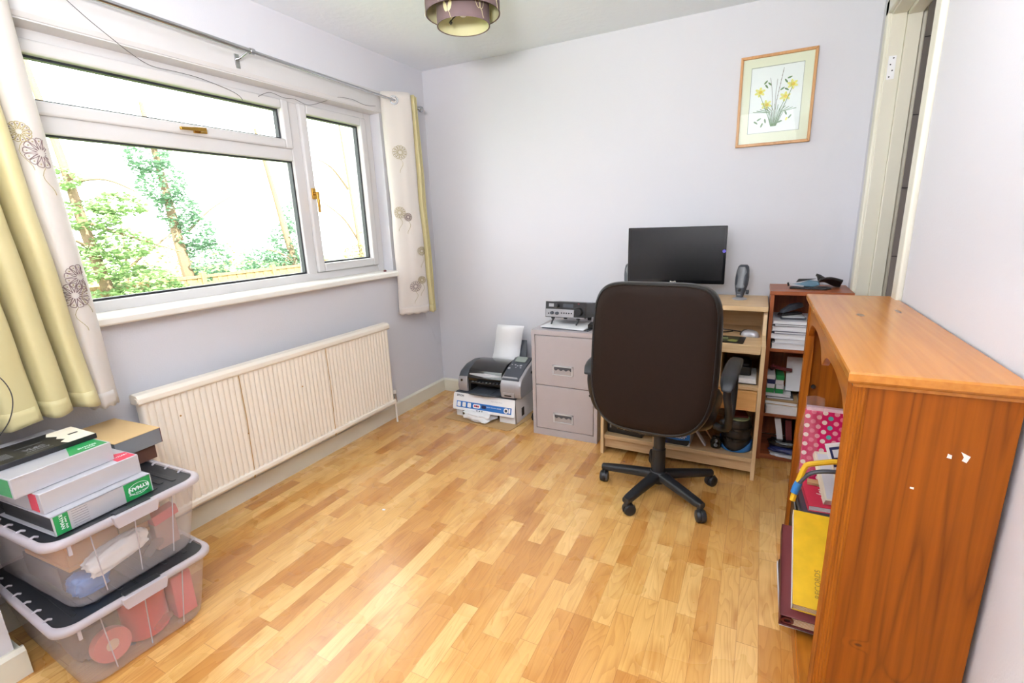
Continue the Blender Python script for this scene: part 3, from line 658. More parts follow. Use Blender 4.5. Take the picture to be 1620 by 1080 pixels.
for z0, z1, hz in ((0.048, 0.334, 0.131), (0.338, ch - 0.034, 0.443)):
    dr = obj('drawer', box(-cx_ + 0.025, cx_ - 0.025, -cy_ - 0.001, -cy_ + 0.014, z0, z1), M_cabinet, fc, bevel=0.003)
    m = MB(); hx = -0.005; hw, hh = 0.066, 0.031
    m.box(hx - hw, hx + hw, -cy_ - 0.007, -cy_, hz + hh - 0.009, hz + hh); m.box(hx - hw, hx + hw, -cy_ - 0.007, -cy_, hz - hh, hz - hh + 0.006)
    m.box(hx - hw, hx - hw + 0.01, -cy_ - 0.007, -cy_, hz - hh, hz + hh); m.box(hx + hw - 0.01, hx + hw, -cy_ - 0.007, -cy_, hz - hh, hz + hh)
    m.box(hx - hw + 0.008, hx + hw - 0.008, -cy_ - 0.0035, -cy_, hz - hh + 0.005, hz + hh - 0.007, 1)
    wv = [(hx - hw + 0.01 + 0.0022 * k, hz + 0.004 + 0.0045 * math.sin(k * 0.42 + 2.5)) for k in range(52)]
    m.prism([(hx - hw + 0.01, hz + hh - 0.008)] + [(a, c) for a, c in wv] + [(hx + hw - 0.01, hz + hh - 0.008)], -cy_ - 0.006, -cy_ - 0.003, 'y', 2)
    obj('drawer_handle', m, [M_chrome, M_silver, M_dkgrey], dr, bevel=0.0008) if False else obj('drawer_handle', m, [M_handle, M_silver, M_dkgrey], dr, bevel=0.0008)
m = MB(); m.cyl((cx_ - 0.042, -cy_ - 0.002, 0.307), 0.009, 0.008, 'y', 16); m.box(cx_ - 0.043, cx_ - 0.041, -cy_ - 0.007, -cy_ - 0.005, 0.303, 0.311)
obj('lock', m, M_black, fc)

# papers and transceiver on the cabinet
m = MB(); m.prism([(-0.15, -0.14), (0.15, -0.15), (0.16, 0.05), (-0.12, 0.07)], 0, 0.004)
single('paper_sheet', 'grey folder sheet lying under the radio on the filing cabinet', 'paper', m, M_dkgrey, (1.24, -0.31, 0.6885), (0, 0, 0), smooth=False)
m = MB(); m.prism([(-0.15, -0.10), (0.14, -0.13), (0.17, 0.08), (-0.13, 0.12)], 0, 0.003); m.prism([(-0.13, -0.115), (0.145, -0.125), (0.15, 0.07), (-0.12, 0.09)], 0.003, 0.005)
single('paper_stack', 'loose white papers under the radio legs on the filing cabinet', 'paper', m, M_white, (1.22, -0.33, 0.693), (0, 0, 0), smooth=False)
rd = thing('radio_transceiver', 'black radio transceiver with silver lower panel propped on filing cabinet', 'radio', (1.215, -0.26, 0.730), rot=(R(-8), 0, R(0)))
W2, Dp, Hh = 0.13, 0.23, 0.098
m = MB(); m.box(-W2 + 0.003, W2 - 0.003, -Dp / 2 + 0.01, Dp / 2, 0.004, Hh - 0.003)
obj('case', m, M_dkgrey, rd, bevel=0.003)
m = MB(); m.box(-W2, W2, -Dp / 2 - 0.006, -Dp / 2 + 0.012, 0, Hh)
m.box(-W2 + 0.003, 0.057, -Dp / 2 - 0.0075, -Dp / 2 - 0.005, 0.004, 0.052, 1); m.box(0.057, W2 - 0.004, -Dp / 2 - 0.0075, -Dp / 2 - 0.005, 0.001, 0.006, 1)
m.box(-0.108, -0.075, -Dp / 2 - 0.0075, -Dp / 2 - 0.005, 0.066, 0.086, 1); m.box(-0.015, 0.052, -Dp / 2 - 0.0075, -Dp / 2 - 0.005, 0.064, 0.086, 2)
for k in range(5): m.cyl((-0.022 + 0.016 * k, -Dp / 2 - 0.008, 0.029), 0.0045, 0.003, 'y', 10, 3)
m.cyl((-0.108, -Dp / 2 - 0.008, 0.024), 0.0045, 0.003, 'y', 10, 3)
m.text('TS', 0.009, T(0.085, -Dp / 2 - 0.0065, 0.088) @ RX(90), 4)
obj('front_panel', m, [M_black, M_silver, M_dkgrey, M_black, M_red], rd, bevel=0.001)
for x, z, r, mi in ((-0.083, 0.028, 0.010, M_dkgrey), (-0.05, 0.027, 0.010, M_dkgrey), (-0.05, 0.075, 0.011, M_black), (0.088, 0.04, 0.026, M_black)):
    m = MB(); m.lathe([(0.0004, -0.022), (r * 0.85, -0.022), (r, -0.016), (r * 1.05, 0.0)], (x, -Dp / 2 - 0.005, z), 24, 'y')
    if r > 0.02: m.cyl((x + 0.003, -Dp / 2 - 0.028, z - 0.007), 0.005, 0.004, 'y', 12)
    obj('knob', m, mi, rd)
for x in (-0.09, 0.075):
    m = MB(); m.cyl((x, -0.09, -0.004), 0.012, 0.012, 'z', 14); m.tube([(x + 0.004, -0.095, -0.006), (x - 0.004, -0.108, -0.044)], [0.006, 0.005], 10)
    obj('front_leg', m, M_black, rd)
    m = MB(); m.lathe([(0.0004, -0.02), (0.012, -0.02), (0.014, 0.004), (0.0004, 0.004)], (x + 0.02, 0.08, 0), 14); obj('rear_foot', m, M_black, rd)
m = MB(); m.box(-0.03, 0.03, -0.045, 0.045, 0, 0.022); m.box(-0.02, 0.02, -0.0462, -0.045, 0.004, 0.016)
single('speaker_microphone', 'small black box beside the radio behind the chair', 'microphone', m, M_black, (1.40, -0.37, 0.6985), (0, 0, 0.1), bevel=0.003)

# ------------------------------------------------------------ cardboard, printer carton, bag, printer
m = MB(); m.prism([(0.355, -0.515), (0.86, -0.545), (0.885, -0.53), (0.92, -0.31), (0.92, -0.10), (0.40, -0.10)], 0, 0.004)
single('cardboard_sheet', 'flat brown cardboard sheet on the floor under the printer carton', 'cardboard', m, M_card, (0, 0, 0.0005), smooth=False)
px0, px1, py0, py1 = 0.405, 0.880, -0.435, -0.06; pz0, pz1 = 0.005, 0.178
bx = thing('printer_carton', 'white printer carton with blue band standing open under the printer', 'cardboard box', (0, 0, 0))
m = MB(); t = 0.004
m.box(px0, px1, py0, py1, pz1 - t, pz1); m.box(px0, px0 + t, py0, py1, pz0, pz1, 0); m.box(px1 - t, px1, py0, py1, pz0, pz1, 0); m.box(px0, px1, py1 - t, py1, pz0, pz1)
m.box(px0, px0 + 0.05, py0, py0 + t, pz0, pz1); m.box(px1 - 0.125, px1, py0, py0 + t, pz0, pz1)
m.box(px1, px1 + 0.0005, py0 + 0.09, py0 + 0.13, 0.03, 0.09, 1)
obj('carton_body', m, [M_white, M_black], bx, smooth=False)
m = MB(); m.box(px0, px1, py0 - 0.0, py1, pz1, pz1 + 0.003); obj('dark_lid', m, M_dkgrey, bx, smooth=False)
FM = T(px0, py0 - 0.003, pz1) @ RX(-14)      # hanging front flap, local x right, z up from fold
fw = px1 - px0; fh = 0.118
m = MB(); m.prism(rrect(-0.008, fw + 0.004, -fh, 0.0, 0.012, 4), -0.003, 0.0, 'y')
m.box(0.022, fw - 0.02, -0.0042, -0.003, -fh + 0.018, -fh + 0.062, 1)
for k in range(3): m.prism(rrect(0.028 + 0.042 * k, 0.056 + 0.042 * k, -fh + 0.024, -fh + 0.056, 0.005, 3), -0.0048, -0.004, 'y', 0)
m.prism(rrect(0.155, 0.215, -fh + 0.026, -fh + 0.054, 0.012, 4), -0.0048, -0.004, 'y', 0)
for k in range(3): m.cyl((0.172 + 0.013 * k, -0.005, -fh + 0.04), 0.007, 0.001, 'y', 12, 2 + k % 2)
m.cyl((fw - 0.06, -0.005, -fh + 0.04), 0.018, 0.001, 'y', 16, 0); m.box(fw - 0.04, fw - 0.028, -0.0048, -0.004, -fh + 0.026, -fh + 0.056, 0); m.cyl((fw - 0.06, -0.0056, -fh + 0.04), 0.010, 0.001, 'y', 12, 3)
m.prism(rrect(0.225, 0.26, -fh + 0.03, -fh + 0.052, 0.005, 3), -0.0048, -0.004, 'y', 4)
m.text('EPSON', 0.019, T(0.048, -0.0036, -0.018) @ RX(90), 3, bold=0.0004)
m.text('PHOTO  COLOUR  PRINTER', 0.009, T(0.32, -0.005, -fh + 0.045) @ RX(90), 0)
m.text('Epson Stylus Photo', 0.011, T(0.34, -0.0036, -0.03) @ RX(90), 5)
for k in range(3): m.box(0.185 + 0.02 * k, 0.195 + 0.02 * k, -0.0042, -0.003, -fh + 0.006, -fh + 0.012, (4, 3, 3)[k])
m.xf(FM); obj('front_flap', m, [M_white, M_blue, M_red, M_dkgrey, M_navy, M_paper2], bx, smooth=False)
# crumpled bag
def blob(rx, ry, rz, amp, fr, seed, nu=40, nv=22, flat=0.0):
    m = MB()
    def fn(u, v):
        a = 2 * PI * u; p = PI * (v - 0.5); d = Vector((math.cos(a) * math.cos(p), math.sin(a) * math.cos(p), math.sin(p)))
        sg = lambda q, e: math.copysign(abs(q) ** e, q)
        q = Vector((sg(d.x, 0.6), sg(d.y, 0.6), sg(d.z, 0.75)))
        s_ = 1 + amp * noise.noise(d * fr + Vector((seed, 0, 0))) + amp * 0.4 * noise.noise(d * fr * 3)
        o = Vector((q.x * rx * s_, q.y * ry * s_, q.z * rz * s_)); o.z = max(o.z, -rz * 0.85); return o
    m.grid(fn, nu, nv, closeu=True); return m
single('plastic_bag', 'crumpled white plastic bag poking out under the printer carton flap', 'bag', blob(0.115, 0.085, 0.036, 0.28, 2.6, 4), M_white, (0.600, -0.435, 0.037), (0, 0, R(-8)), ang=50)

pt = thing('inkjet_printer', 'silver and black photo inkjet printer on the white carton', 'printer', (0.665, -0.255, pz1 + 0.0035), rz=R(2))
# body profile along y-z lofted in x with rounded ends
def pbody(xs, prof, mi=0):
    m = MB(); rings = []
    for x, s_ in xs:
        rings.append([Vector((x, y * (0.92 + 0.08 * s_) + 0.0, z * s_ + 0.0)) for y, z in prof])
    m.rings(rings, mi); return m
prof = [(-0.155, 0.005), (-0.165, 0.05), (-0.16, 0.11), (-0.13, 0.155), (-0.06, 0.185), (0.06, 0.19), (0.12, 0.175), (0.13, 0.1), (0.13, 0.005)]
obj('left_end', pbody([(-0.245, 0.80), (-0.24, 0.90), (-0.225, 0.96), (-0.17, 1.0)], [(y, z) for y, z in prof]), M_silver, pt, bevel=0.006, seg=3)
m = MB(); tp = [(-0.158, 0.118), (-0.128, 0.160), (-0.058, 0.190), (0.06, 0.195), (0.125, 0.18), (0.125, 0.10), (-0.10, 0.10)]
m.rings([[Vector((x, y, 0.10 + (z - 0.10) * s_)) for y, z in tp] for x, s_ in ((-0.238, 0.72), (-0.225, 0.88), (-0.17, 1.0), (-0.165, 1.0))]); obj('left_shoulder', m, M_dkgrey, pt, bevel=0.004)
m = MB(); m.rings([[Vector((x, y, z)) for y, z in [(-0.150, 0.085), (-0.160, 0.11), (-0.135, 0.158), (-0.058, 0.196), (0.05, 0.200), (0.11, 0.185), (0.12, 0.02), (-0.03, 0.02), (-0.05, 0.085)]] for x in (-0.166, 0.095)])
obj('top_cover', m, M_gloss, pt, bevel=0.005, seg=3)
m = MB()
q = [(-0.16, 0.118), (-0.143, 0.148)]
m.add([(-0.150, -0.1605, 0.118), (-0.03, -0.1595, 0.114), (0.09, -0.1605, 0.118), (0.09, -0.154, 0.130), (-0.03, -0.1605 + 0.001, 0.124), (-0.150, -0.154, 0.130)], [], 0)
for (xa, za, xb, zb) in ((-0.155, 0.1275, -0.03, 0.1405), (0.088, 0.1225, -0.03, 0.1405)):
    m.add([(xa, -0.1498, 0.132), (xb, -0.1555, 0.121), (xb, -0.1425, 0.146), (xa, -0.147, 0.139)], [(0, 1, 2, 3)], 0)
obj('printer_trim', m, M_silver, pt, smooth=False, solid=0.0015)
m = MB(); m.box(-0.166, 0.095, -0.06, 0.10, 0.0, 0.10); m.box(-0.166, -0.15, -0.15, -0.05, 0.0, 0.09); m.box(0.08, 0.095, -0.15, -0.05, 0, 0.09); m.box(-0.16, 0.09, -0.15, -0.14, 0.066, 0.076)
for k in range(9): m.box(-0.14 + 0.027 * k, -0.128 + 0.027 * k, -0.153, -0.14, 0.078, 0.082, 1)
obj('paper_slot', m, [M_black, M_grey], pt)
m = MB(); m.prism([(-0.15, -0.06), (-0.155, -0.17), (-0.14, -0.205), (-0.02, -0.222), (0.075, -0.21), (0.09, -0.175), (0.09, -0.06)], 0.006, 0.014); m.prism([(-0.145, -0.175), (-0.13, -0.21), (-0.02, -0.226), (0.07, -0.214), (0.083, -0.178)], 0.014, 0.019); m.box(-0.09, 0.03, -0.21, -0.12, 0.016, 0.021)
obj('paper_tray', m, M_dkgrey, pt, bevel=0.002)
rp = [(-0.172, 0.004), (-0.182, 0.05), (-0.178, 0.10), (-0.15, 0.135), (-0.05, 0.178), (0.07, 0.21), (0.12, 0.205), (0.13, 0.1), (0.13, 0.004)]
obj('right_end', pbody([(0.096, 1.0), (0.205, 1.0), (0.232, 0.985), (0.243, 0.95), (0.246, 0.9)], rp), M_silver, pt, bevel=0.006, seg=3)
m = MB(); cp = [(-0.163, 0.128), (-0.05, 0.183), (0.07, 0.217), (0.12, 0.212), (0.12, 0.18), (-0.155, 0.10)]
m.rings([[Vector((x, y, z)) for y, z in cp] for x in (0.098, 0.228)])
cpn = obj('control_panel', m, M_dkgrey, pt, bevel=0.006, seg=3)
sl = Matrix(((1, 0, 0, 0.163), (0, 0.955, -0.297, 0.02), (0, 0.297, 0.955, 0.2055), (0, 0, 0, 1)))
m = MB(); m.prism(rrect(-0.042, 0.038, -0.01, 0.055, 0.004, 3), 0, 0.0022); m.xf(sl); obj('display', m, plain('lcd_grey', (148, 156, 148), 0.2), cpn)
for x, y, r in ((-0.05, -0.09, 0.010), (-0.02, -0.045, 0.006), (0.0, -0.055, 0.006), (0.022, -0.05, 0.010), (0.03, -0.075, 0.006), (-0.005, -0.075, 0.005), (-0.045, -0.045, 0.005)):
    m = MB(); m.lathe([(r, -0.001), (r, 0.003), (r * 0.7, 0.004), (0.0003, 0.004)], (x, y, -0.003), 14); m.xf(sl); obj('button', m, M_silver, cpn)
m = MB(); m.prism(rrect(0.112, 0.20, 0.008, 0.040, 0.005, 3), -0.187, -0.17, 'y', 0); m.box(0.128, 0.18, -0.1885, -0.187, 0.018, 0.026, 1); obj('card_slot', m, [M_silver, M_black], pt)
m = MB(); m.prism(rrect(-0.222, -0.206, 0.075, 0.095, 0.002, 2), -0.162, -0.156, 'y'); obj('badge', m, M_gloss, pt)
m = MB(); m.box(0.244, 0.2485, 0.0, 0.05, 0.13, 0.145); obj('side_grip', m, M_black, pt)
obj('paper_support', MB().prism([(-0.12, 0), (0.12, 0), (0.105, 0.14), (-0.1, 0.14)], -0.003, 0.003, 'y').xf(T(0.045, 0.125, 0.19) @ RX(-20)), M_dkgrey, pt, bevel=0.002)
m = MB()
m.grid(lambda u, v: Vector((-0.105 + 0.21 * u + 0.045 * max(0, v - 0.35) - 0.0, 0.095 + 0.075 * v + 0.02 * math.sin(v * 5) , 0.185 + 0.245 * v)), 3, 14)
single('printer_paper', 'tall blank white sheet standing in the back of the printer', 'paper', m, M_white, (0.672, -0.255, pz1 + 0.0035), (0, 0, R(2)), solid=0.002, ang=80)
m = MB(); 
for k in range(3): m.tube(smoothpath([(0.965, -0.20 + 0.02 * k, 0.30), (0.925, -0.23, 0.22 - 0.03 * k), (0.93, -0.22, 0.10 - 0.02 * k), (0.97, -0.18, 0.06), (0.985, -0.1, 0.10)], 24), 0.004, 7)
single('cable_loop', 'white cable looped between printer and filing cabinet', 'cable', m, M_white)
m = MB(); m.lathe([(0.001, 0), (0.028, 0.002), (0.032, 0.02), (0.024, 0.045), (0.001, 0.05)], (0, 0, 0), 20)
single('cable_bundle', 'black adaptor lump on the floor left of the filing cabinet', 'adaptor', m, M_black, (0.965, -0.30, 0.001))

# ------------------------------------------------------------ desk
dk = thing('computer_desk', 'light beech computer desk with raised monitor shelf behind the chair', 'desk', (1.9175, -0.605, 0))
X0, X1 = -0.4035, 0.4035
def sidep(x):
    m = MB(); m.prism([(0, 0), (0.57, 0), (0.57, 0.845), (0.225, 0.845), (0.195, 0.72), (0.0, 0.712)], x, x + 0.018, 'x')
    return obj('side_panel', m, M_beechz, dk, bevel=0.001)
sidep(X0); sidep(X1 - 0.018)
obj('monitor_shelf', box(X0 - 0.004, X1 + 0.0, 0.19, 0.585, 0.845, 0.870), M_beech, dk, bevel=0.002)
m = MB(); m.box(X0 + 0.018, X1 - 0.018, 0.012, 0.56, 0.682, 0.698); m.box(X0 + 0.018, X1 - 0.02, 0.0, 0.016, 0.668, 0.712)
obj('keyboard_shelf', m, M_beech, dk, bevel=0.002)
obj('bottom_shelf', box(X0 + 0.018, X1 - 0.018, 0.012, 0.55, 0.092, 0.115), M_beech, dk, bevel=0.001)
obj('plinth', box(X0 + 0.018, X1 - 0.018, 0.035, 0.053, 0.03, 0.092), M_beech, dk)
obj('back_panel', box(X0 + 0.018, X1 - 0.018, 0.55, 0.562, 0.092, 0.845), M_beech, dk)
obj('divider', box(-0.112, -0.094, 0.012, 0.55, 0.115, 0.48), M_beechz, dk)
obj('middle_shelf', box(-0.094, X1 - 0.018, 0.015, 0.55, 0.48, 0.496), M_beech, dk, bevel=0.001)
obj('inner_upright', box(0.195, 0.211, 0.02, 0.55, 0.496, 0.682), M_beechz, dk)
obj('drawer', box(0.03, X1 - 0.0195, 0.0, 0.4, 0.375, 0.476), M_beechd, dk, bevel=0.002)

# things on and in the desk
def sit(z): return z
mo = thing('computer_monitor', 'black wide screen monitor, switched off, standing on the desk shelf', 'monitor', (1.832, -0.24, 0.8705), rz=R(0))
mw, mh = 0.2655, 0.158; zc = 0.246
m = MB(); m.prism(rrect(-mw, mw, zc - mh, zc + mh, 0.004, 2), -0.012, 0.02, 'y'); m.prism(rrect(-0.16, 0.16, zc - 0.09, zc + 0.09, 0.02, 4), 0.02, 0.045, 'y')
obj('monitor_case', m, M_gloss, mo, bevel=0.002)
m = MB(); m.box(-mw + 0.013, mw - 0.013, -0.0128, -0.0118, zc - mh + 0.02, zc + mh - 0.013); obj('screen', m, M_screen, mo, smooth=False)
m = MB(); m.text('BenQ', 0.014, T(-0.005, -0.0125, zc - mh + 0.009) @ RX(90), 0, bold=0.0004); obj('maker_mark', m, M_scuff, mo, smooth=False)
m = MB(); m.lathe([(0.0003, -0.0135), (0.009, -0.0135), (0.009, -0.012)], (mw - 0.010, 0, zc + 0.023), 14, 'y'); obj('purple_sticker', m, plain('purple_sticker_ink', (96, 84, 190), 0.4), mo)
m = MB(); m.box(-0.02, 0.02, 0.02, 0.05, 0.01, zc); obj('stand_neck', m, M_black, mo, bevel=0.003)
m = MB(); m.prism(rrect(-0.11, 0.11, -0.07, 0.11, 0.04, 6), 0, 0.010); obj('stand_base', m, M_gloss, mo, bevel=0.002)
def speaker():
    sp = thing('computer_speaker', 'slim silver and black computer speaker right of the monitor', 'speaker', (2.172, -0.215, 0.8705), rot=(0, 0, R(-12)))
    m = MB()
    def ring(z, w, dpt, yo): return [Vector((w * math.copysign(abs(math.cos(a)) ** 0.7, math.cos(a)), yo + dpt * math.copysign(abs(math.sin(a)) ** 0.7, math.sin(a)), z)) for a in [2 * PI * k / 28 for k in range(28)]]
    hs = [(0.010, 0.016, 0.018), (0.05, 0.026, 0.026), (0.085, 0.033, 0.03), (0.12, 0.034, 0.03), (0.155, 0.031, 0.028), (0.178, 0.026, 0.024), (0.187, 0.018, 0.016)]
    m.rings([ring(z, w_, d_, 0.03 + z * 0.22) for z, w_, d_ in hs]); obj('body', m, M_dkgrey, sp, ang=60)
    m = MB()
    def fr(u, v):
        z = 0.066 + 0.112 * v; w_ = 0.0265 * math.sqrt(max(0.0, 1 - abs((v - 0.45) / 0.62) ** 3)); x = (u - 0.5) * 2 * w_
        dd = 0.030 - 0.000 * v; return Vector((x, 0.03 + z * 0.22 - dd * (1 - (abs(x) / 0.04) ** 2.5) - 0.0015, z))
    m.grid(fr, 14, 16); obj('grille', m, M_grey, sp, ang=70)
    m = MB(); m.lathe([(0.0003, -0.006), (0.007, -0.005), (0.009, 0.002)], (0, 0.014, 0.052), 16, 'y'); obj('volume_knob', m, M_black, sp)
    m = MB(); m.text('creative', 0.006, T(0, 0.008, 0.028) @ RX(78), 0); obj('maker_mark', m, M_scuff, sp, smooth=False)
    m = MB(); m.lathe([(0.0003, 0), (0.038, 0), (0.038, 0.004), (0.022, 0.012), (0.0003, 0.013)], (0, 0.03, 0), 28); obj('foot', m, M_silver, sp)
    m = MB(); m.cyl((0.034, 0.045, 0.04), 0.012, 0.012, 'x', 14); obj('side_dial', m, M_dkgrey, sp)
    return sp
sp = speaker(); dup(sp, (1.565, -0.185, 0.8705), (0, 0, R(14)), 'slim silver speaker mostly hidden left of the monitor')
m = MB()
def mf(u, v):
    a = 2 * PI * u; p = v * PI / 2; return Vector((0.030 * math.cos(a) * math.cos(p) ** 0.7, 0.052 * math.sin(a) * math.cos(p) ** 0.7, 0.034 * math.sin(p)))
ms = thing('computer_mouse', 'silver and black computer mouse on the keyboard shelf', 'mouse', (2.245, -0.335, 0.6985), rot=(0, 0, R(62)))
m.grid(mf, 32, 12, closeu=True); obj('mouse_body', m, M_silver, ms, ang=80)
m = MB(); m.grid(lambda u, v: mf(0.12 + u * 0.26, v * 0.9) * 1.02, 12, 10); obj('mouse_button', m, M_gloss, ms, ang=80, solid=0.001)
m = MB(); m.tube(smoothpath([(2.20, -0.30, 0.712), (2.14, -0.24, 0.705), (2.07, -0.22, 0.704), (2.03, -0.26, 0.703), (2.05, -0.32, 0.703), (2.11, -0.30, 0.703), (2.16, -0.26, 0.703)], 40), 0.003, 7)
single('mouse_cable', 'thin black cable curled beside the silver mouse', 'cable', m, M_black)
m = MB(); m.prism(rrect(-0.22, 0.01, -0.075, 0.075, 0.008, 3), 0, 0.003); m.prism(rrect(-0.20, -0.02, -0.06, 0.06, 0.006, 3), 0.003, 0.0035, 'z', 1)
m.add([(-0.06, -0.05, 0.0037), (-0.025, -0.055, 0.0037), (-0.02, -0.01, 0.0037), (-0.05, 0.0, 0.0037), (-0.07, -0.03, 0.0037)], [(0, 1, 2, 3, 4)], 2); m.tube([(-0.18, 0.02, 0.004), (-0.12, 0.0, 0.004), (-0.07, 0.015, 0.004)], 0.003, 5, 2)
single('mouse_mat', 'dark patterned mouse mat on the keyboard shelf edge', 'mouse mat', m, [M_black, plain('mat_green', (44, 58, 48), 0.3, var=0.5), plain('mat_yellow', (150, 158, 90), 0.4)], (2.215, -0.455, 0.6985), (0, 0, R(-4)))
# shelf above the drawer
m = MB(); m.box(-0.08, 0.072, -0.11, 0.11, 0, 0.006)
for k in range(5): m.box(-0.079 + 0.002 * (k % 2), 0.072 - 0.001 * k, -0.110 - 0.001 * (k % 3), 0.10, 0.006 * k, 0.006 * k + 0.0052)
single('paper_stack', 'stack of white paper in the desk above the drawer', 'paper', m, M_white, (2.222, -0.44, 0.4965), smooth=False)
m = MB(); m.prism(rrect(-0.06, 0.045, -0.08, 0.08, 0.01, 3), 0, 0.045); m.prism(rrect(-0.05, 0.035, -0.07, 0.07, 0.01, 3), 0.045, 0.06)
single('black_device', 'black plastic device on the paper stack inside the desk', 'device', m, M_black, (2.222, -0.42, 0.5268), bevel=0.003)
# bottom shelf contents
dvp = thing('desktop_subwoofer', 'squat black subwoofer box with round grey top in the desk', 'subwoofer', (1.655, -0.44, 0.1155), rz=R(-6))
m = MB(); m.box(-0.105, 0.105, -0.12, 0.12, 0, 0.095); obj('case', m, M_black, dvp, bevel=0.008, seg=3)
m = MB(); m.lathe([(0.0004, 0.165), (0.07, 0.16), (0.088, 0.145), (0.095, 0.12), (0.098, 0.0955)], (0, 0, 0), 36); obj('round_top', m, M_dkgrey, dvp)
m = MB(); m.lathe([(0.096, 0.094), (0.101, 0.098), (0.096, 0.104)], (0, 0, 0), 36); obj('top_ring', m, M_gloss, dvp)
m = MB(); m.prism(rrect(-0.045, 0.035, 0.03, 0.05, 0.008, 3), -0.124, -0.119, 'y', 0); m.box(-0.088, -0.08, -0.1235, -0.119, 0.032, 0.052, 1); m.cyl((0.0, -0.125, 0.04), 0.006, 0.006, 'y', 12, 1)
obj('front_controls', m, [M_gloss, M_grey], dvp)
lm = thing('laminator_box', 'blue and black laminator box lying in the bottom of the desk', 'box', (1.908, -0.475, 0.1155), rz=R(-2))
m = MB(); m.box(-0.076, 0.095, -0.095, 0.09, 0, 0.082); obj('carton', m, M_white, lm, smooth=False)
m = MB(); m.box(-0.0765, 0.0955, -0.097, -0.095, 0.022, 0.082, 0); m.prism([(-0.0765, 0.002), (0.08, 0.002), (0.09, 0.012), (0.094, 0.036), (0.03, 0.028), (-0.03, 0.032), (-0.0765, 0.040)], -0.0975, -0.0965, 'y', 2)
m.prism([(-0.0765, 0.002), (-0.02, 0.002), (-0.025, 0.02), (-0.0765, 0.036)], -0.0985, -0.0975, 'y', 3)
m.text('Laminator', 0.034, T(0.078, -0.0978, 0.052) @ RX(90) @ Matrix(((1, 0.2, 0, 0), (0, 1, 0, 0), (0, 0, 1, 0), (0, 0, 0, 1))), 1, align='RIGHT', bold=0.0008)
m.text('A4 pouch laminator', 0.008, T(0.045, -0.0978, 0.074) @ RX(90), 1)
obj('printed_front', m, [M_blue, M_white, M_black, M_navy], lm, smooth=False)
m = MB(); m.box(-0.08, 0.08, -0.09, 0.09, 0, 0.004)
single('magazine', 'thin white booklet on top of the laminator box in the desk', 'booklet', m, M_paper2, (1.930, -0.465, 0.1985), (0, 0, 0.03), smooth=False)
m = MB(); m.prism([(-0.11, 0), (0.12, 0), (0.12, 0.20), (-0.11, 0.20)], -0.004, 0.004, 'x')
single('brown_board', 'thin brown board leaning to the right inside the desk', 'board', m, M_card, (2.105, -0.34, 0.119), (0, R(-33), 0), smooth=False)
m = MB(); m.box(-0.004, 0.004, -0.015, 0.015, 0, 0.11)
single('grey_folder', 'grey folder edge leaning beside the laminator box', 'folder', m, M_paper2, (2.075, -0.52, 0.1175), (0, R(-33), R(0)), smooth=False)
m = MB(); m.lathe([(0.0004, 0), (0.026, 0), (0.03, 0.02), (0.03, 0.03), (0.02, 0.05), (0.02, 0.06), (0.0004, 0.062)], n=24); m.cyl((0, -0.026, 0.022), 0.01, 0.012, 'y', 12, 1); m.cyl((0, -0.022, 0.045), 0.007, 0.01, 'y', 12, 1)
single('webcam', 'small black webcam with silver rings by the disc tubs', 'webcam', m, [M_gloss, M_grey], (2.128, -0.515, 0.1155))
def tub(z, r, label, first=None):
    c = thing('disc_tub', label, 'disc tub', (2.222, -0.475, z), group=None)
    m = MB(); m.lathe([(0.0004, 0.0), (r * 0.98, 0.0), (r, 0.004), (r, 0.012), (r * 0.94, 0.014), (r * 0.94, 0.050), (r * 0.9, 0.056), (0.0004, 0.057)], n=40); obj('dome_cover', m, M_disc, c)
    m = MB(); m.lathe([(0.0004, -0.0), (r * 1.0, 0.0), (r * 1.02, 0.004), (r * 1.02, 0.011), (r * 0.96, 0.013)], n=40); obj('base', m, M_gloss, c)
    m = MB()
    for k in range(6): m.lathe([(0.012, 0.014 + 0.006 * k), (r * 0.88, 0.014 + 0.006 * k), (r * 0.88, 0.0165 + 0.006 * k), (0.012, 0.0165 + 0.006 * k)], n=32)
    obj('discs', m, plain('disc_silver', (150, 140, 130), 0.2, 0.8), c); c_ = [q for q in D.objects if q.parent == c and q.name.startswith('discs')][0]; c_['kind'] = 'stuff'
    return c
tub(0.1165, 0.074, 'bottom smoke-coloured disc tub of three in the desk')
tub(0.1740, 0.073, 'middle smoke-coloured disc tub of three in the desk')
tub(0.2315, 0.072, 'top disc tub of three, lying under a pale green disc')
m = MB(); m.lathe([(0.012, 0), (0.056, 0), (0.058, 0.004), (0.055, 0.007), (0.012, 0.007)], n=36, close=True)
single('loose_disc', 'pale green disc case resting on the top disc tub', 'disc', m, plain('pale_green_disc', (150, 170, 130), 0.35), (2.225, -0.485, 0.289), (0, 0, 0))
m = MB(); m.box(-0.05, 0.045, -0.05, 0.04, 0, 0.010)
single('red_case', 'dark red disc case on top of the tubs under the drawer', 'case', m, M_maroon, (2.22, -0.46, 0.2965), (0, 0, 0.2), bevel=0.001)
m = MB(); m.prism(rrect(-0.075, 0.072, -0.068, 0.06, 0.02, 4), 0, 0.0005)
def bagf(u, v):
    a = 2 * PI * u; x, y = 0.0765 * math.cos(a), 0.0765 * math.sin(a); h = 0.030 + 0.026 * math.cos(2 * a + 0.4); return Vector((x * (1 + 0.03 * v), y * (1 + 0.03 * v), h * v + 0.001))
m = MB(); m.grid(bagf, 40, 6, closeu=True)
single('blue_bag', 'blue and clear plastic bag wrapped round the lowest disc tub', 'bag', m, M_bluet, (2.222, -0.475, 0.1158), solid=0.001)

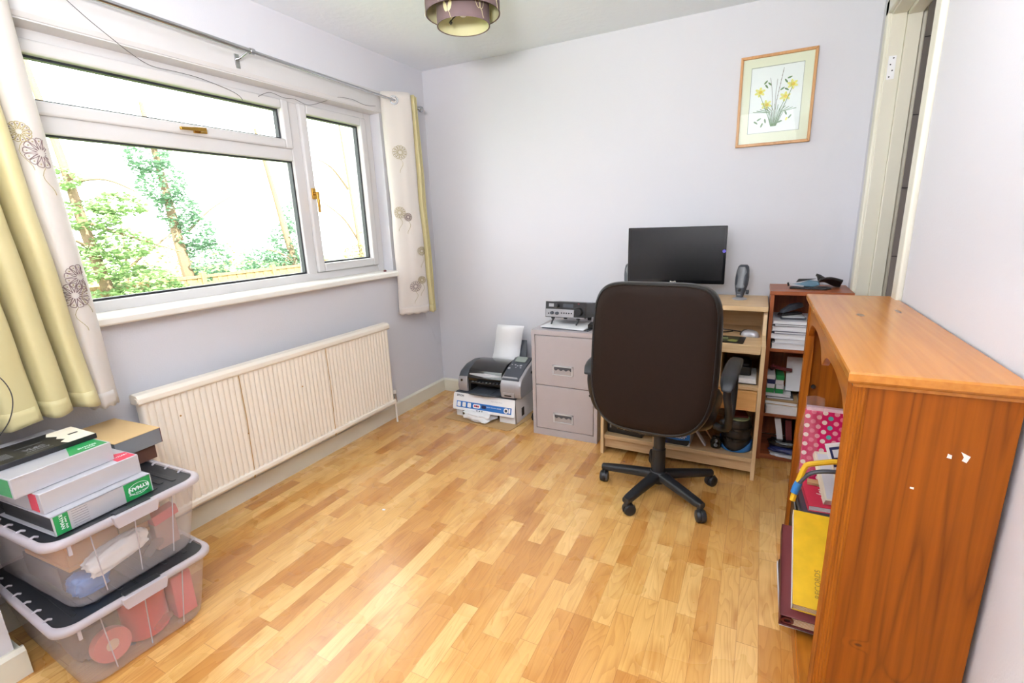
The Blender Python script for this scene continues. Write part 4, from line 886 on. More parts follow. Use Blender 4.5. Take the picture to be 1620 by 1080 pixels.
# ------------------------------------------------------------ office chair
ch_ = thing('office_chair', 'black leather swivel office chair seen from behind at the desk', 'office chair', (1.894, -0.895, 0), rz=R(-3))
def outline(w, h, n=72, top=0.155, bot=0.17):
    """rounded shield outline of the backrest centred on 0; half width w, half height h"""
    pts = []
    for k in range(n):
        a = 2 * PI * k / n; c_, s_ = math.cos(a), math.sin(a)
        e = 0.36 if s_ > 0 else 0.52
        x = w * math.copysign(abs(c_) ** e, c_); z = h * math.copysign(abs(s_) ** e, s_)
        if z < 0: x *= 1 - 0.06 * (z / h) ** 2
        x *= 1 + 0.02 * math.cos(z / h * 1.4)
        pts.append((x, z))
    return pts
bw, bh = 0.262, 0.322; bc = 0.747; by = -0.215
ol = outline(bw, bh)
def lay(sc, y): return [Vector((x - (0.0 if sc > .99 else 0) * 1, 0, z)) * sc + Vector((0, y - 0.03 * (1 - (x / bw) ** 2) * (1 if y < 0 else 0.6) * min(1, sc) , 0)) for x, z in ol]
def ins(dist, y, bow=0.028):
    out = []
    for x, z in ol:
        l_ = math.hypot(x, z); s_ = max(0.0, (l_ - dist) / l_); X_, Z_ = x * s_, z * s_
        out.append(Vector((X_, y - bow * (1 - (X_ / bw) ** 2), Z_)))
    return out
bt = R(-7)
RM = T(0, by, bc) @ Matrix.Rotation(bt, 4, 'X')
m = MB(); m.rings([ins(0.262, -0.030), ins(0.20, -0.030), ins(0.12, -0.029), ins(0.06, -0.028), ins(0.022, -0.027), ins(0.013, -0.021)], cap1=False); m.xf(RM)
obj('back_shell', m, M_leatherb, ch_, ang=60)
m = MB(); m.rings([ins(0.015, -0.020), ins(0.010, -0.025), ins(0.004, -0.022), ins(0.0, -0.012), ins(-0.003, 0.0), ins(-0.003, 0.02), ins(0.004, 0.042), ins(0.025, 0.06), ins(0.07, 0.072), ins(0.14, 0.076), ins(0.22, 0.074)], cap0=False); m.xf(RM)
bk = obj('backrest', m, M_leather, ch_, ang=60)
m = MB(); p_ = ins(0.013, -0.0235); m.tube(p_ + [p_[0]], 0.0022, 6, caps=False); m.xf(RM); obj('piping', m, M_leather, bk)
m = MB(); q1 = rrect(-0.25, 0.25, -0.17, 0.28, 0.09, 6)
def sring(k, z): return [Vector((x * k, 0.055 + (y - 0.055) * k, z)) for x, y in q1]
m.rings([sring(0.86, 0.415), sring(0.97, 0.425), sring(1.0, 0.45), sring(1.0, 0.475), sring(0.95, 0.50), sring(0.7, 0.512), sring(0.3, 0.508)]); obj('seat', m, M_leather, ch_, ang=60)
m = MB(); m.box(-0.12, 0.12, -0.10, 0.14, 0.385, 0.42); m.tube([(0.1, 0.03, 0.395), (0.24, 0.03, 0.39), (0.27, 0.03, 0.385)], 0.006, 8); obj('seat_mechanism', m, M_black, ch_, bevel=0.006)
m = MB(); m.prism([(-0.13, 0.39), (-0.26, 0.41), (-0.275, 0.46), (-0.262, 0.60), (-0.245, 0.60), (-0.25, 0.47), (-0.235, 0.44), (-0.10, 0.415)], -0.035, 0.035, 'x'); obj('back_bracket', m, M_black, ch_, bevel=0.004)
for s_ in (-1, 1):
    m = MB(); x = s_ * 0.298; pts = [(x - s_ * 0.055, -0.01, 0.405), (x - s_ * 0.02, -0.02, 0.40), (x + s_ * 0.004, -0.05, 0.425), (x + s_ * 0.008, -0.11, 0.52), (x, -0.15, 0.60), (x, -0.12, 0.648), (x, -0.02, 0.655), (x, 0.10, 0.65), (x + s_ * 0.003, 0.13, 0.60), (x + s_ * 0.004, 0.11, 0.50), (x, 0.06, 0.425), (x - s_ * 0.03, 0.03, 0.402)]
    P = smoothpath(pts, 60); o0 = 0; m.tube(P, 0.016, 12); c0 = s_
    arm = obj('armrest', m, M_blacksoft, ch_)
    m = MB(); rg = []
    for k in range(15):
        t = k / 14; y = -0.185 + 0.40 * t; wd = 0.034 * (1 - 0.22 * abs(2 * t - 1) ** 3) if 0 < k < 14 else 0.020; zt = 0.664 + 0.010 * math.sin(PI * t) - (0.03 * (1 - t * 5) ** 2 if t < 0.2 else 0) ; th = 0.014 if 0 < k < 14 else 0.006
        rg.append([Vector((x + wd * math.copysign(abs(math.cos(a)) ** 0.7, math.cos(a)), y, zt + th * math.copysign(abs(math.sin(a)) ** 0.8, math.sin(a)))) for a in [2 * PI * j / 18 for j in range(18)]])
    m.rings(rg); obj('arm_pad', m, M_blacksoft, arm, ang=70)
m = MB(); m.lathe([(0.0004, 0.405), (0.014, 0.405), (0.014, 0.36), (0.0155, 0.36)], n=20, mi=1); m.lathe([(0.030, 0.085), (0.031, 0.10), (0.031, 0.235), (0.027, 0.24), (0.027, 0.375), (0.0004, 0.375)], n=28)
m.lathe([(0.036, 0.07), (0.036, 0.10), (0.031, 0.105), (0.030, 0.11)], n=28)
obj('gas_column', m, [M_blacksoft, M_chrome], ch_)
base_ = obj('star_base_hub', MB().lathe([(0.0004, 0.055), (0.04, 0.06), (0.047, 0.08), (0.046, 0.105), (0.036, 0.118), (0.0004, 0.118)], n=30), M_blacksoft, ch_)
for k in range(5):
    a = R(37 + 72 * k); ca, sa = math.cos(a), math.sin(a); L_a = 0.285
    m = MB(); rg = []
    for j in range(9):
        t = j / 8; d_ = 0.03 + (L_a - 0.03) * t; hw = 0.027 - 0.006 * t; zt = 0.116 - 0.020 * t - 0.006 * t * t; hh = 0.022 - 0.006 * t
        if j == 8: hw *= 0.75; hh *= 0.8
        rg.append([Vector((d_, hw * math.copysign(abs(math.cos(q)) ** 0.6, math.cos(q)), zt - hh + hh * math.copysign(abs(math.sin(q)) ** 0.6, math.sin(q)))) for q in [2 * PI * i / 16 for i in range(16)]])
    m.rings(rg); m.cyl((L_a - 0.012, 0, 0.062), 0.014, 0.03, 'z', 16); m.xf(Matrix.Rotation(a, 4, 'Z')); lg = obj('base_arm', m, M_blacksoft, ch_, ang=60)
    m = MB(); cr = 0.028
    for s2 in (-1, 1):
        m.lathe([(0.0004, 0.018), (cr * 0.5, 0.0175), (cr * 0.9, 0.014), (cr, 0.009), (cr, 0.0), (0.0004, 0.0)] if s2 > 0 else [(0.0004, -0.018), (cr * 0.5, -0.0175), (cr * 0.9, -0.014), (cr, -0.009), (cr, 0.0), (0.0004, 0.0)], (0, 0.006 * s2, cr), 24, 'y')
    m.lathe([(0.031, -0.005), (0.031, 0.005)], (0, 0, cr + 0.002), 24, 'y'); 
    ofs = [R(20), R(-60), R(100), R(150), R(-30)][k]
    m.xf(T((L_a - 0.012) * ca, (L_a - 0.012) * sa, 0) @ Matrix.Rotation(a + ofs, 4, 'Z') @ T(0.012, 0, 0)); obj('caster', m, M_blacksoft, lg)

# ------------------------------------------------------------ mahogany shelf unit and contents
mb_ = thing('shelf_unit', 'narrow mahogany veneer shelf unit packed with papers by the back wall', 'shelf unit', (2.512, -0.335, 0))
m = MB(); m.box(-0.184, -0.166, 0, 0.30, 0, 0.922); obj('side_panel', m, M_mahog, mb_, bevel=0.001)
m = MB(); m.box(0.15, 0.168, 0, 0.30, 0, 0.922); obj('side_panel', m, M_mahog, mb_, bevel=0.001)
obj('top_board', box(-0.188, 0.172, -0.004, 0.30, 0.922, 0.942), M_mahogx, mb_, bevel=0.001)
obj('back_panel', box(-0.166, 0.15, 0.292, 0.30, 0.04, 0.922), M_mahog, mb_)
for z in (0.02, 0.258, 0.622): obj('shelf', box(-0.166, 0.15, 0.003, 0.292, z, z + 0.016), M_mahogx, mb_, bevel=0.001)
obj('plinth', box(-0.166, 0.15, 0.02, 0.035, 0.0, 0.02), M_mahogx, mb_)
def flat(name, label, cat, x, y, z, w_, d_, h_, mat, rz=0, group=None, edges=True):
    """a booklet, folder or stack lying flat"""
    m = MB(); m.box(-w_ / 2, w_ / 2, -d_ / 2, d_ / 2, 0, h_ * 0.12); m.box(-w_ / 2, w_ / 2, -d_ / 2, d_ / 2, h_ * 0.88, h_); m.box(-w_ / 2 + 0.003, w_ / 2 - 0.003, -d_ / 2 + 0.003, d_ / 2 - 0.002, h_ * 0.12, h_ * 0.88, 1)
    return single(name, label, cat, m, [mat, M_white], (x, y, z), (0, 0, R(rz)), group, smooth=False)
SX, SY = 2.495, -0.20
zz = 0.6385
specs = [('white ring folder at the bottom of the top shelf pile', M_white, 0.030, 0), ('grey folder second from the bottom in the top shelf pile', M_paper2, 0.022, 2), ('thick white magazine in the middle of the top shelf pile', M_white, 0.026, -2), ('dark blue thin folder in the top shelf pile', M_navy, 0.012, 1), ('white folder under the uppermost one in the top shelf pile', M_paper2, 0.026, -1), ('thin black folder high in the top shelf pile', M_black, 0.010, 1)]
for lb, mt, h_, a in specs:
    flat('folder', lb, 'folder', SX + 0.004 * a, SY - 0.01, zz, 0.285, 0.24, h_, mt, a * 0.6, 'folders piled on the upper shelf'); zz += h_ + 0.001
flat('folder', 'shiny pale blue plastic folder topping the top shelf pile', 'folder', SX, SY - 0.005, zz, 0.295, 0.255, 0.018, M_paper2, 0, 'folders piled on the upper shelf'); zz += 0.019
m = MB(); m.prism(rrect(-0.055, 0.06, -0.06, 0.06, 0.01, 3), 0, 0.010, mi=0); m.prism(rrect(-0.05, 0.055, -0.055, 0.055, 0.01, 3), 0.010, 0.012, mi=1)
single('white_booklet', 'small cream booklet with dark rim under the hole punch', 'booklet', m, [M_dkgrey, M_white], (2.435, -0.235, zz), (0, 0, 0.1))
hp = thing('stapler', 'dark grey desk stapler tilted on the top shelf pile', 'stapler', (2.43, -0.22, zz + 0.0125), rz=R(40))
m = MB(); m.prism([(-0.07, 0), (0.06, 0), (0.06, 0.012), (-0.06, 0.014)], -0.018, 0.018, 'y'); obj('base', m, M_black, hp, bevel=0.003)
m = MB(); m.prism([(-0.06, 0.012), (0.07, 0.038), (0.06, 0.062), (0.0, 0.058), (-0.055, 0.03)], -0.015, 0.015, 'y'); obj('stapler_arm', m, M_dkgrey, hp, bevel=0.006)
m = MB(); m.tube([(0, 0, 0), (0.03, 0.02, 0.02), (0.03, 0.05, 0.05)], 0.01, 8); m.cyl((0.0, -0.012, 0.012), 0.012, 0.02, 'y', 14)
single('tape_dispenser', 'small black gadget beside the stapler on the top shelf', 'gadget', m, M_black, (2.545, -0.23, zz + 0.012))
# middle compartment
for i, (x, z, mt, lb) in enumerate([(2.368, 0.0, M_green, 'green box lowest in the left stack on the middle shelf'), (2.368, 0.0255, M_paper2, 'white box second from bottom in the left stack'), (2.368, 0.051, M_navy, 'navy box in the left stack on the middle shelf'), (2.368, 0.0765, M_white, 'white box topmost in the left stack on the middle shelf'),
                                    (2.410, 0.0, M_green, 'green box lowest in the right stack on the middle shelf'), (2.410, 0.0255, M_paper2, 'grey box second from bottom in the right stack'), (2.410, 0.051, M_paper2, 'pale box third in the right stack on the middle shelf'), (2.410, 0.0765, M_green, 'bright green box topmost in the right stack')]):
    m = MB(); m.box(-0.019, 0.019, -0.06, 0.06, 0, 0.0245); m.box(-0.0192, 0.0192, -0.0605, -0.06, 0.004, 0.02)
    single('staple_box', lb, 'small box', m, mt, (x + 0.001 * (i % 3), -0.205, 0.372 + z), (0, 0, 0.02 * (i % 3)), group='small boxes stacked on the middle shelf', bevel=0.001)
flat('envelope_pack', 'wide white envelope pack lowest on the middle shelf', 'envelopes', 2.492, -0.20, 0.2745, 0.28, 0.255, 0.045, M_white, 1)
flat('envelope_pack', 'brown and white envelope bundle under the small boxes', 'envelopes', 2.430, -0.19, 0.3205, 0.155, 0.24, 0.022, M_card, -3)
flat('notepad', 'small black notebook under the green boxes', 'notebook', 2.416, -0.20, 0.3435, 0.13, 0.16, 0.012, M_dkgrey, 2)
flat('envelope_pack', 'white paper wad directly beneath the green boxes', 'paper', 2.411, -0.20, 0.3565, 0.12, 0.15, 0.014, M_white, -2)
m = MB(); m.prism(rrect(-0.068, 0.068, -0.11, 0.11, 0.015, 4), 0, 0.035)
single('paper_packet', 'shiny white wrapped paper packet on the middle shelf', 'packet', m, M_paper2, (2.586, -0.20, 0.3205), (0, 0, R(0)), bevel=0.006)
m = MB(); m.box(-0.066, 0.066, -0.11, 0.11, 0, 0.018)
single('black_case', 'flat black case between white packets on the middle shelf', 'case', m, M_black, (2.586, -0.20, 0.3565), (0, 0, R(-3)), bevel=0.003)
m = MB(); m.prism([(-0.105, 0), (0.10, 0), (0.10, 0.19), (-0.105, 0.19)], -0.012, 0.012, 'y')
single('paper_ream', 'tall white ream of paper leaning back on the middle shelf', 'paper', m, M_white, (2.548, -0.215, 0.377), (R(-28), 0, 0), smooth=False)
m = MB(); m.tube(smoothpath([(-0.03, 0, 0), (-0.01, 0.01, 0.012), (0.02, -0.01, 0.01), (0.07, 0, 0.004)], 14), [0.010] * 14, 8); m.lathe([(0.0003, -0.015), (0.015, 0), (0.0003, 0.015)], (-0.02, 0.0, 0.018), 12)
single('red_gadget', 'dark red and black gadget on top of the small boxes', 'gadget', m, M_maroon, (2.395, -0.20, 0.487))
# bottom compartment
for i, (lb, mt, x, lean, h_) in enumerate([('tall white file standing in the lowest shelf compartment', M_white, 2.452, 10, 0.20), ('maroon file standing beside the white one on the lowest shelf', M_maroon, 2.49, 6, 0.195), ('second maroon file farther right on the lowest shelf', M_maroon, 2.53, 4, 0.19)]):
    m = MB(); m.box(-0.015, 0.015, -0.10, 0.13, 0, h_)
    single('file', lb, 'file', m, mt, (x, -0.19, 0.0385), (0, R(-lean), 0), bevel=0.002)
for i, (lb, mt, z, h_) in enumerate([('shiny pale plastic sleeve lowest on the bottom shelf', M_paper2, 0.0365, 0.014), ('glossy navy plastic bag on the bottom shelf', M_navy, 0.0515, 0.030), ('glossy black plastic bag on the bottom shelf', M_gloss, 0.0825, 0.035)]):
    b_ = blob(0.075, 0.035, h_ / 2, 0.2, 3, i * 7)
    single('plastic_sleeve', lb, 'plastic sleeve', b_, mt, (2.47 - 0.006 * i, -0.325 + 0.015 * i, z + h_ / 2), (0, 0, R(-6)), ang=60)
# gadgets on top of the unit
tp_ = thing('hole_punch', 'blue grey and black hole punch on the mahogany shelf unit', 'hole punch', (2.50, -0.215, 0.9425), rz=R(-8))
m = MB(); m.prism([(-0.085, -0.03), (0.08, -0.035), (0.10, 0.0), (0.08, 0.045), (-0.06, 0.04)], 0, 0.010); obj('base', m, M_black, tp_, bevel=0.003)
m = MB(); m.prism([(-0.08, 0.012), (0.02, 0.012), (0.05, 0.022), (0.04, 0.04), (-0.0, 0.045), (-0.04, 0.028), (-0.08, 0.022)], -0.024, 0.010, 'y'); obj('handle', m, M_tealgrey, tp_, bevel=0.006, seg=3)
m = MB(); m.prism([(-0.085, 0.014), (-0.02, 0.010), (-0.02, 0.018), (-0.085, 0.026)], -0.028, -0.018, 'y'); obj('silver_bar', m, M_silver, tp_, bevel=0.002)
m = MB(); m.prism([(-0.06, 0.03), (0.0, 0.045), (0.03, 0.052), (-0.05, 0.048)], 0.0, 0.02, 'y'); m.tube([(-0.09, -0.01, 0.012), (-0.095, -0.01, 0.03)], 0.005, 8); obj('lever_tip', m, M_black, tp_, bevel=0.002)
m = MB(); m.grid(lambda u, v: Vector((-0.05 + 0.10 * u, -0.045 + 0.09 * v, 0.022 + 0.020 * math.sin(u * 4 + v * 2) * (0.4 + 0.6 * v) + 0.012 * math.cos(v * 7))), 14, 14)
single('black_pouch', 'crumpled black pouch behind the hole punch', 'pouch', m, M_black, (2.595, -0.13, 0.952), (0, 0, 0.2), solid=0.012, ang=80)

# ------------------------------------------------------------ pine bookcase in the right foreground
bc_ = thing('pine_bookcase', 'large varnished pine bookcase with scalloped front in the right foreground', 'bookcase', (2.43, -2.06, 0))
BX = 0.262; BL = 1.038; TZ = 1.030
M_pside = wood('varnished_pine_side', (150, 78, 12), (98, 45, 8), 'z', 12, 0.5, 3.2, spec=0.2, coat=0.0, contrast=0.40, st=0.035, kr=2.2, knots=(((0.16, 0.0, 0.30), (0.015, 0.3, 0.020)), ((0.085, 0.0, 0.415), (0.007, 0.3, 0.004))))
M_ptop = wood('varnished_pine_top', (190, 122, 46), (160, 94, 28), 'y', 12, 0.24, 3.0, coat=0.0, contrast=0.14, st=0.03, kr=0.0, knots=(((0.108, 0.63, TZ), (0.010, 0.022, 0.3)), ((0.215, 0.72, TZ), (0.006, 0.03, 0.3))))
tp2 = [(0, 0.022), (0, 0.010), (0.004, 0.003), (0.010, 0.0)]
m = MB()
def trect(i, z): return [Vector(p) for p in ((i, i, z), (BX, i, z), (BX, BL - i * 0.5, z), (i, BL - i * 0.5, z))]
m.rings([trect(0.011, TZ - 0.032), trect(0.010, TZ - 0.026), trect(0.003, TZ - 0.022), trect(0.0, TZ - 0.018), trect(0.0, TZ - 0.004), trect(0.002, TZ)], cap0=True)
obj('top_board', m, M_ptop, bc_, smooth=False)
m = MB(); m.box(0.036, BX - 0.002, 0.013, 0.031, 0.0, TZ - 0.032); obj('side_panel', m, M_pside, bc_, bevel=0.001)
m = MB(); m.box(0.036, BX - 0.002, BL - 0.030, BL - 0.012, 0.0, TZ - 0.032); obj('side_panel', m, M_pine, bc_, bevel=0.001)
def post(ya, yb, near):
    pts = []
    x0, x1 = 0.010, 0.036
    # reeded faces on the outside and on the front
    k = 5
    yo = ya if near else yb; s_ = 1 if near else -1
    for i in range(k * 4 + 1):
        t = i / (k * 4); pts.append((x1 - (x1 - x0) * t, yo + s_ * (0.0016 * (0.5 - 0.5 * math.cos(2 * PI * t * k)))))
    for i in range(1, 6 * 4 + 1):
        t = i / 24; yy = yo + s_ * (yb - ya) * t; pts.append((x0 + 0.0018 * (0.5 - 0.5 * math.cos(2 * PI * t * 6)), yy))
    pts.append((x1, yo + s_ * (yb - ya)))
    m = MB(); m.prism(pts if near else pts[::-1], 0.0, TZ - 0.032, 'z'); return obj('front_post', m, M_pine, bc_, ang=50)
post(0.012, 0.060, True); post(BL - 0.058, BL - 0.011, False)
# scalloped valance
va = []; y0_, y1_ = 0.06, BL - 0.058; nv = 80
for i in range(nv + 1):
    t = i / nv; y = y0_ + (y1_ - y0_) * t; u_ = abs(2 * t - 1)       # 0 centre, 1 ends
    cusp = 0.035 * math.exp(-(u_ / 0.10) ** 2); arch = 0.048 * math.sin(PI * min(1, u_ / 0.95)) ** 0.8 if u_ < 0.95 else 0
    endd = -0.045 * max(0, (u_ - 0.78) / 0.22) ** 2
    va.append((y, 0.925 + arch * 0.55 - cusp * 0.8 + endd))
m = MB(); m.prism(va + [(y1_, TZ - 0.032), (y0_, TZ - 0.032)], 0.014, 0.032, 'x'); obj('valance', m, M_piney, bc_, smooth=False, bevel=0.002)
obj('back_panel', box(BX - 0.008, BX - 0.002, 0.031, BL - 0.030, 0.05, TZ - 0.032), M_pine, bc_)
obj('bottom_shelf', box(0.018, BX - 0.008, 0.031, BL - 0.030, 0.062, 0.080), M_piney, bc_, bevel=0.001)
obj('plinth', box(0.016, 0.034, 0.060, BL - 0.058, 0.0, 0.062), M_piney, bc_)
m = MB(); m.lathe([(0.0004, -0.018), (0.007, -0.016), (0.0085, -0.010), (0.006, -0.006), (0.004, 0.0)], (0.052, BL - 0.030, 0.680), 16, 'y'); obj('shelf_peg', m, M_black, bc_)
for (x, z, pl_) in ((0.188, 0.892, [(0, 0), (0.014, -0.007), (0.010, -0.020), (0.003, -0.017), (0.005, -0.010)]), (0.170, 0.885, [(0, 0), (0.006, -0.002), (0.006, -0.009), (-0.001, -0.008)]), (0.124, 0.806, [(0, 0), (0.006, 0), (0.006, -0.004), (0, -0.003)])):
    m = MB(); m.prism([(x + a, z + b2) for a, b2 in pl_], 0.0122, 0.0132, 'y'); obj('tape_remnant', m, M_scuff, bc_, smooth=False)
# contents on the bottom shelf of the bookcase
def book(name, label, cat, loc, rot, w_, l_, h_, cover, pages=M_white, group=None, text=None, tcol=M_scuff, trot=0, tsize=0.03, extra=None):
    """flat book: spine on -x side, w across, l along y"""
    b_ = thing(name, label, cat, loc, rot=rot, group=group); c_ = 0.0025
    m = MB(); m.box(0, w_, 0, l_, 0, c_); m.box(0, w_, 0, l_, h_ - c_, h_); m.box(0, c_, 0, l_, 0, h_); obj('cover', m, cover, b_, bevel=0.001)
    m = MB(); m.box(c_, w_ - 0.004, 0.004, l_ - 0.004, c_, h_ - c_)
    for k in range(4): m.box(c_, w_ - 0.003, 0.0035, l_ - 0.004, c_ + (h_ - 2 * c_) * (k + 0.3) / 4, c_ + (h_ - 2 * c_) * (k + 0.5) / 4, 1)
    obj('pages', m, [pages, M_paper2], b_, smooth=False)
    if text: m = MB(); m.text(text, tsize, T(w_ * 0.5, l_ * 0.5, h_ + 0.0003) @ RZ(trot), 0); obj('title', m, tcol, b_, smooth=False)
    return b_
cr = thing('black_crate', 'dark shallow crate holding books at the far end of the pine bookcase', 'crate', (2.452, -1.335, 0.0805))
m = MB(); w_, l_, h_ = 0.215, 0.275, 0.18
m.box(0, w_, 0, l_, 0, 0.006); m.box(0, 0.004, 0, l_, 0, h_); m.box(w_ - 0.004, w_, 0, l_, 0, h_); m.box(0, w_, 0, 0.004, 0, h_); m.box(0, w_, l_ - 0.004, l_, 0, h_)
m.box(-0.003, w_ + 0.0, -0.003, 0.003, h_ - 0.008, h_, 1); m.box(-0.003, 0.003, 0, l_, h_ - 0.008, h_, 1); m.box(0.0, w_, 0.0, l_, h_ - 0.016, h_ - 0.012, 0)
obj('crate_body', m, [M_black, M_grey], cr, smooth=False)
zt = 0.0805 + 0.18
book('hardback_book', 'grey and white hardback lying lowest on the crate', 'book', (2.462, -1.335, zt + 0.0005), (0, 0, R(-2)), 0.17, 0.22, 0.018, M_paper2)
book('hardback_book', 'dark grey book lying second on the crate', 'book', (2.456, -1.325, zt + 0.0195), (0, 0, R(1)), 0.17, 0.20, 0.010, M_dkgrey)
book('paperback_book', 'red paperback with white title lying on top of the crate pile', 'book', (2.484, -1.305, zt + 0.0305), (0, 0, R(4)), 0.13, 0.19, 0.022, M_red, text='Mayan', trot=-90, tsize=0.05)
m = MB(); m.box(0, 0.05, 0, 0.20, 0, 0.03); m.box(0.006, 0.044, 0.006, 0.19, 0.03, 0.0305, 1)
single('paperback_book', 'cream paperback leaning beside the red one in the bookcase', 'book', m, [plain('cream_pages', (228, 220, 200), 0.7), M_paper2], (2.530, -1.285, zt + 0.056), (R(32), 0, R(10)), smooth=False)
m = MB(); m.box(0, 0.04, 0, 0.02, 0, 0.012)
single('card_box', 'small brown card piece behind the red paperback', 'card', m, M_card, (2.49, -1.155, zt + 0.056), (R(20), 0, 0), smooth=False)
m = MB(); m.box(0, 0.06, 0, 0.022, 0, 0.10, 0); m.box(0.010, 0.052, -0.0005, 0.0, 0.015, 0.090, 1); m.box(0.018, 0.045, -0.001, -0.0005, 0.05, 0.08, 2)
single('tablet_box', 'white box with navy panel standing in front of the dotted bag', 'box', m, [M_white, M_navy, M_paper2], (2.562, -1.165, zt + 0.130), (R(-10), R(-18), 0), bevel=0.002)
pb = thing('polka_dot_bag', 'pink polka dot gift bag leaning on the far end of the bookcase', 'bag', (2.462, -1.125, zt + 0.0005), rot=(R(-4), 0, R(-1)))
m = MB(); m.box(0, 0.185, 0, 0.035, 0.0, 0.338); obj('bag_body', m, dots_mat(), pb, bevel=0.003)
m = MB(); m.box(0.004, 0.181, 0.004, 0.031, 0.338, 0.350); obj('bag_lining', m, plain('pink_lining', (232, 200, 212), 0.6), pb, smooth=False)
m = MB(); m.grid(lambda u, v: Vector((-0.012 + 0.06 * u + 0.006 * math.sin(v * 9), -0.012 + 0.010 * math.sin(u * 6 + v * 11), 0.05 + 0.32 * v)), 8, 26)
single('clear_wrapper', 'crinkled clear film draped beside the dotted bag', 'wrapper', m, M_cling, (2.462, -1.135, 0.30), (0, 0, 0), solid=0.0006, ang=25)
hd = thing('grip_handle', 'yellow and grey tool handle with blue tape sticking out of the bookcase', 'handle', (0, 0, 0))
m = MB(); m.tube([(2.428, -1.36, 0.350), (2.437, -1.35, 0.405), (2.452, -1.35, 0.470), (2.458, -1.35, 0.487), (2.470, -1.35, 0.494), (2.53, -1.345, 0.512), (2.60, -1.34, 0.520)], 0.0095, 8); obj('yellow_loop', m, M_yellow, hd)
m = MB(); m.tube(smoothpath([(2.436, -1.358, 0.400), (2.450, -1.355, 0.432), (2.475, -1.35, 0.460), (2.52, -1.35, 0.476), (2.60, -1.34, 0.480)], 30), 0.0075, 8); m.tube(smoothpath([(2.436, -1.358, 0.400), (2.442, -1.35, 0.36), (2.452, -1.345, 0.325), (2.465, -1.342, 0.30), (2.50, -1.34, 0.2715)], 20), 0.006, 8); obj('grey_strap', m, M_dkgrey, hd)
m = MB(); m.tube([(2.431, -1.358, 0.378), (2.437, -1.353, 0.40), (2.442, -1.353, 0.420)], [0.012, 0.0135, 0.012], 12); obj('blue_tape', m, M_bluet, hd)
# albums at the near end, leaning on the crate
TI = R(20)
al = thing('yellow_album', 'large mottled yellow album with embossed title lying in the bookcase', 'album', (2.424, -1.695, 0.1765), rot=(TI, 0, R(-1.5)))
m = MB(); m.box(0, 0.225, 0, 0.35, 0.028, 0.031); m.box(0, 0.225, 0, 0.35, 0, 0.003, 0); m.box(0.0, 0.003, 0, 0.35, 0, 0.031, 1); obj('album_cover', m, [M_yellow, M_white], al, bevel=0.001)
m = MB(); m.box(0.004, 0.222, 0.003, 0.345, 0.003, 0.028)
for k in range(5): m.box(0.004, 0.222, 0.002, 0.345, 0.005 + 0.0048 * k, 0.0065 + 0.0048 * k, 1)
obj('album_pages', m, [M_white, M_tan], al, smooth=False)
m = MB(); m.text('RECORDS', 0.022, T(0.068, 0.085, 0.0312) @ RZ(90), 0); obj('album_title', m, plain('embossed_gold', (150, 118, 40), 0.5), al, smooth=False)
bi = thing('maroon_binder', 'maroon lever arch file jutting out beneath the yellow album', 'binder', (2.396, -1.700, 0.116), rot=(TI, 0, R(-1)))
m = MB(); m.box(0, 0.245, 0, 0.33, 0.050, 0.054); m.box(0, 0.245, 0, 0.33, 0, 0.004); m.box(0, 0.005, 0, 0.33, 0, 0.054); obj('binder_cover', m, M_maroon, bi, bevel=0.0015)
m = MB(); m.box(0.03, 0.242, 0.006, 0.32, 0.006, 0.046)
for k in range(6): m.box(0.03, 0.242, 0.005, 0.32, 0.008 + 0.006 * k, 0.0095 + 0.006 * k, 1)
obj('binder_pages', m, [M_white, M_tan], bi, smooth=False)
m = MB(); m.lathe([(0.010, -0.003), (0.0165, -0.003), (0.0165, 0.012), (0.010, 0.012)], (0.022, 0.004, 0.027), 24, 'y', 0, close=True); m.cyl((0.022, 0.010, 0.027), 0.012, 0.008, 'y', 20, 1); obj('ring_hole', m, [M_maroon, M_black], bi)
bl = thing('black_box_file', 'flat black box file with grey edge lowest in the bookcase', 'box file', (2.402, -1.662, 0.0805), rot=(0, 0, 0))
m = MB(); m.box(0.004, 0.24, 0.004, 0.29, 0.004, 0.034); obj('box_tray', m, M_black, bl, bevel=0.002)
m = MB(); m.box(0, 0.25, 0, 0.30, 0, 0.004); m.box(0, 0.003, 0, 0.30, 0, 0.018); obj('grey_edge', m, M_paper2, bl, bevel=0.001)

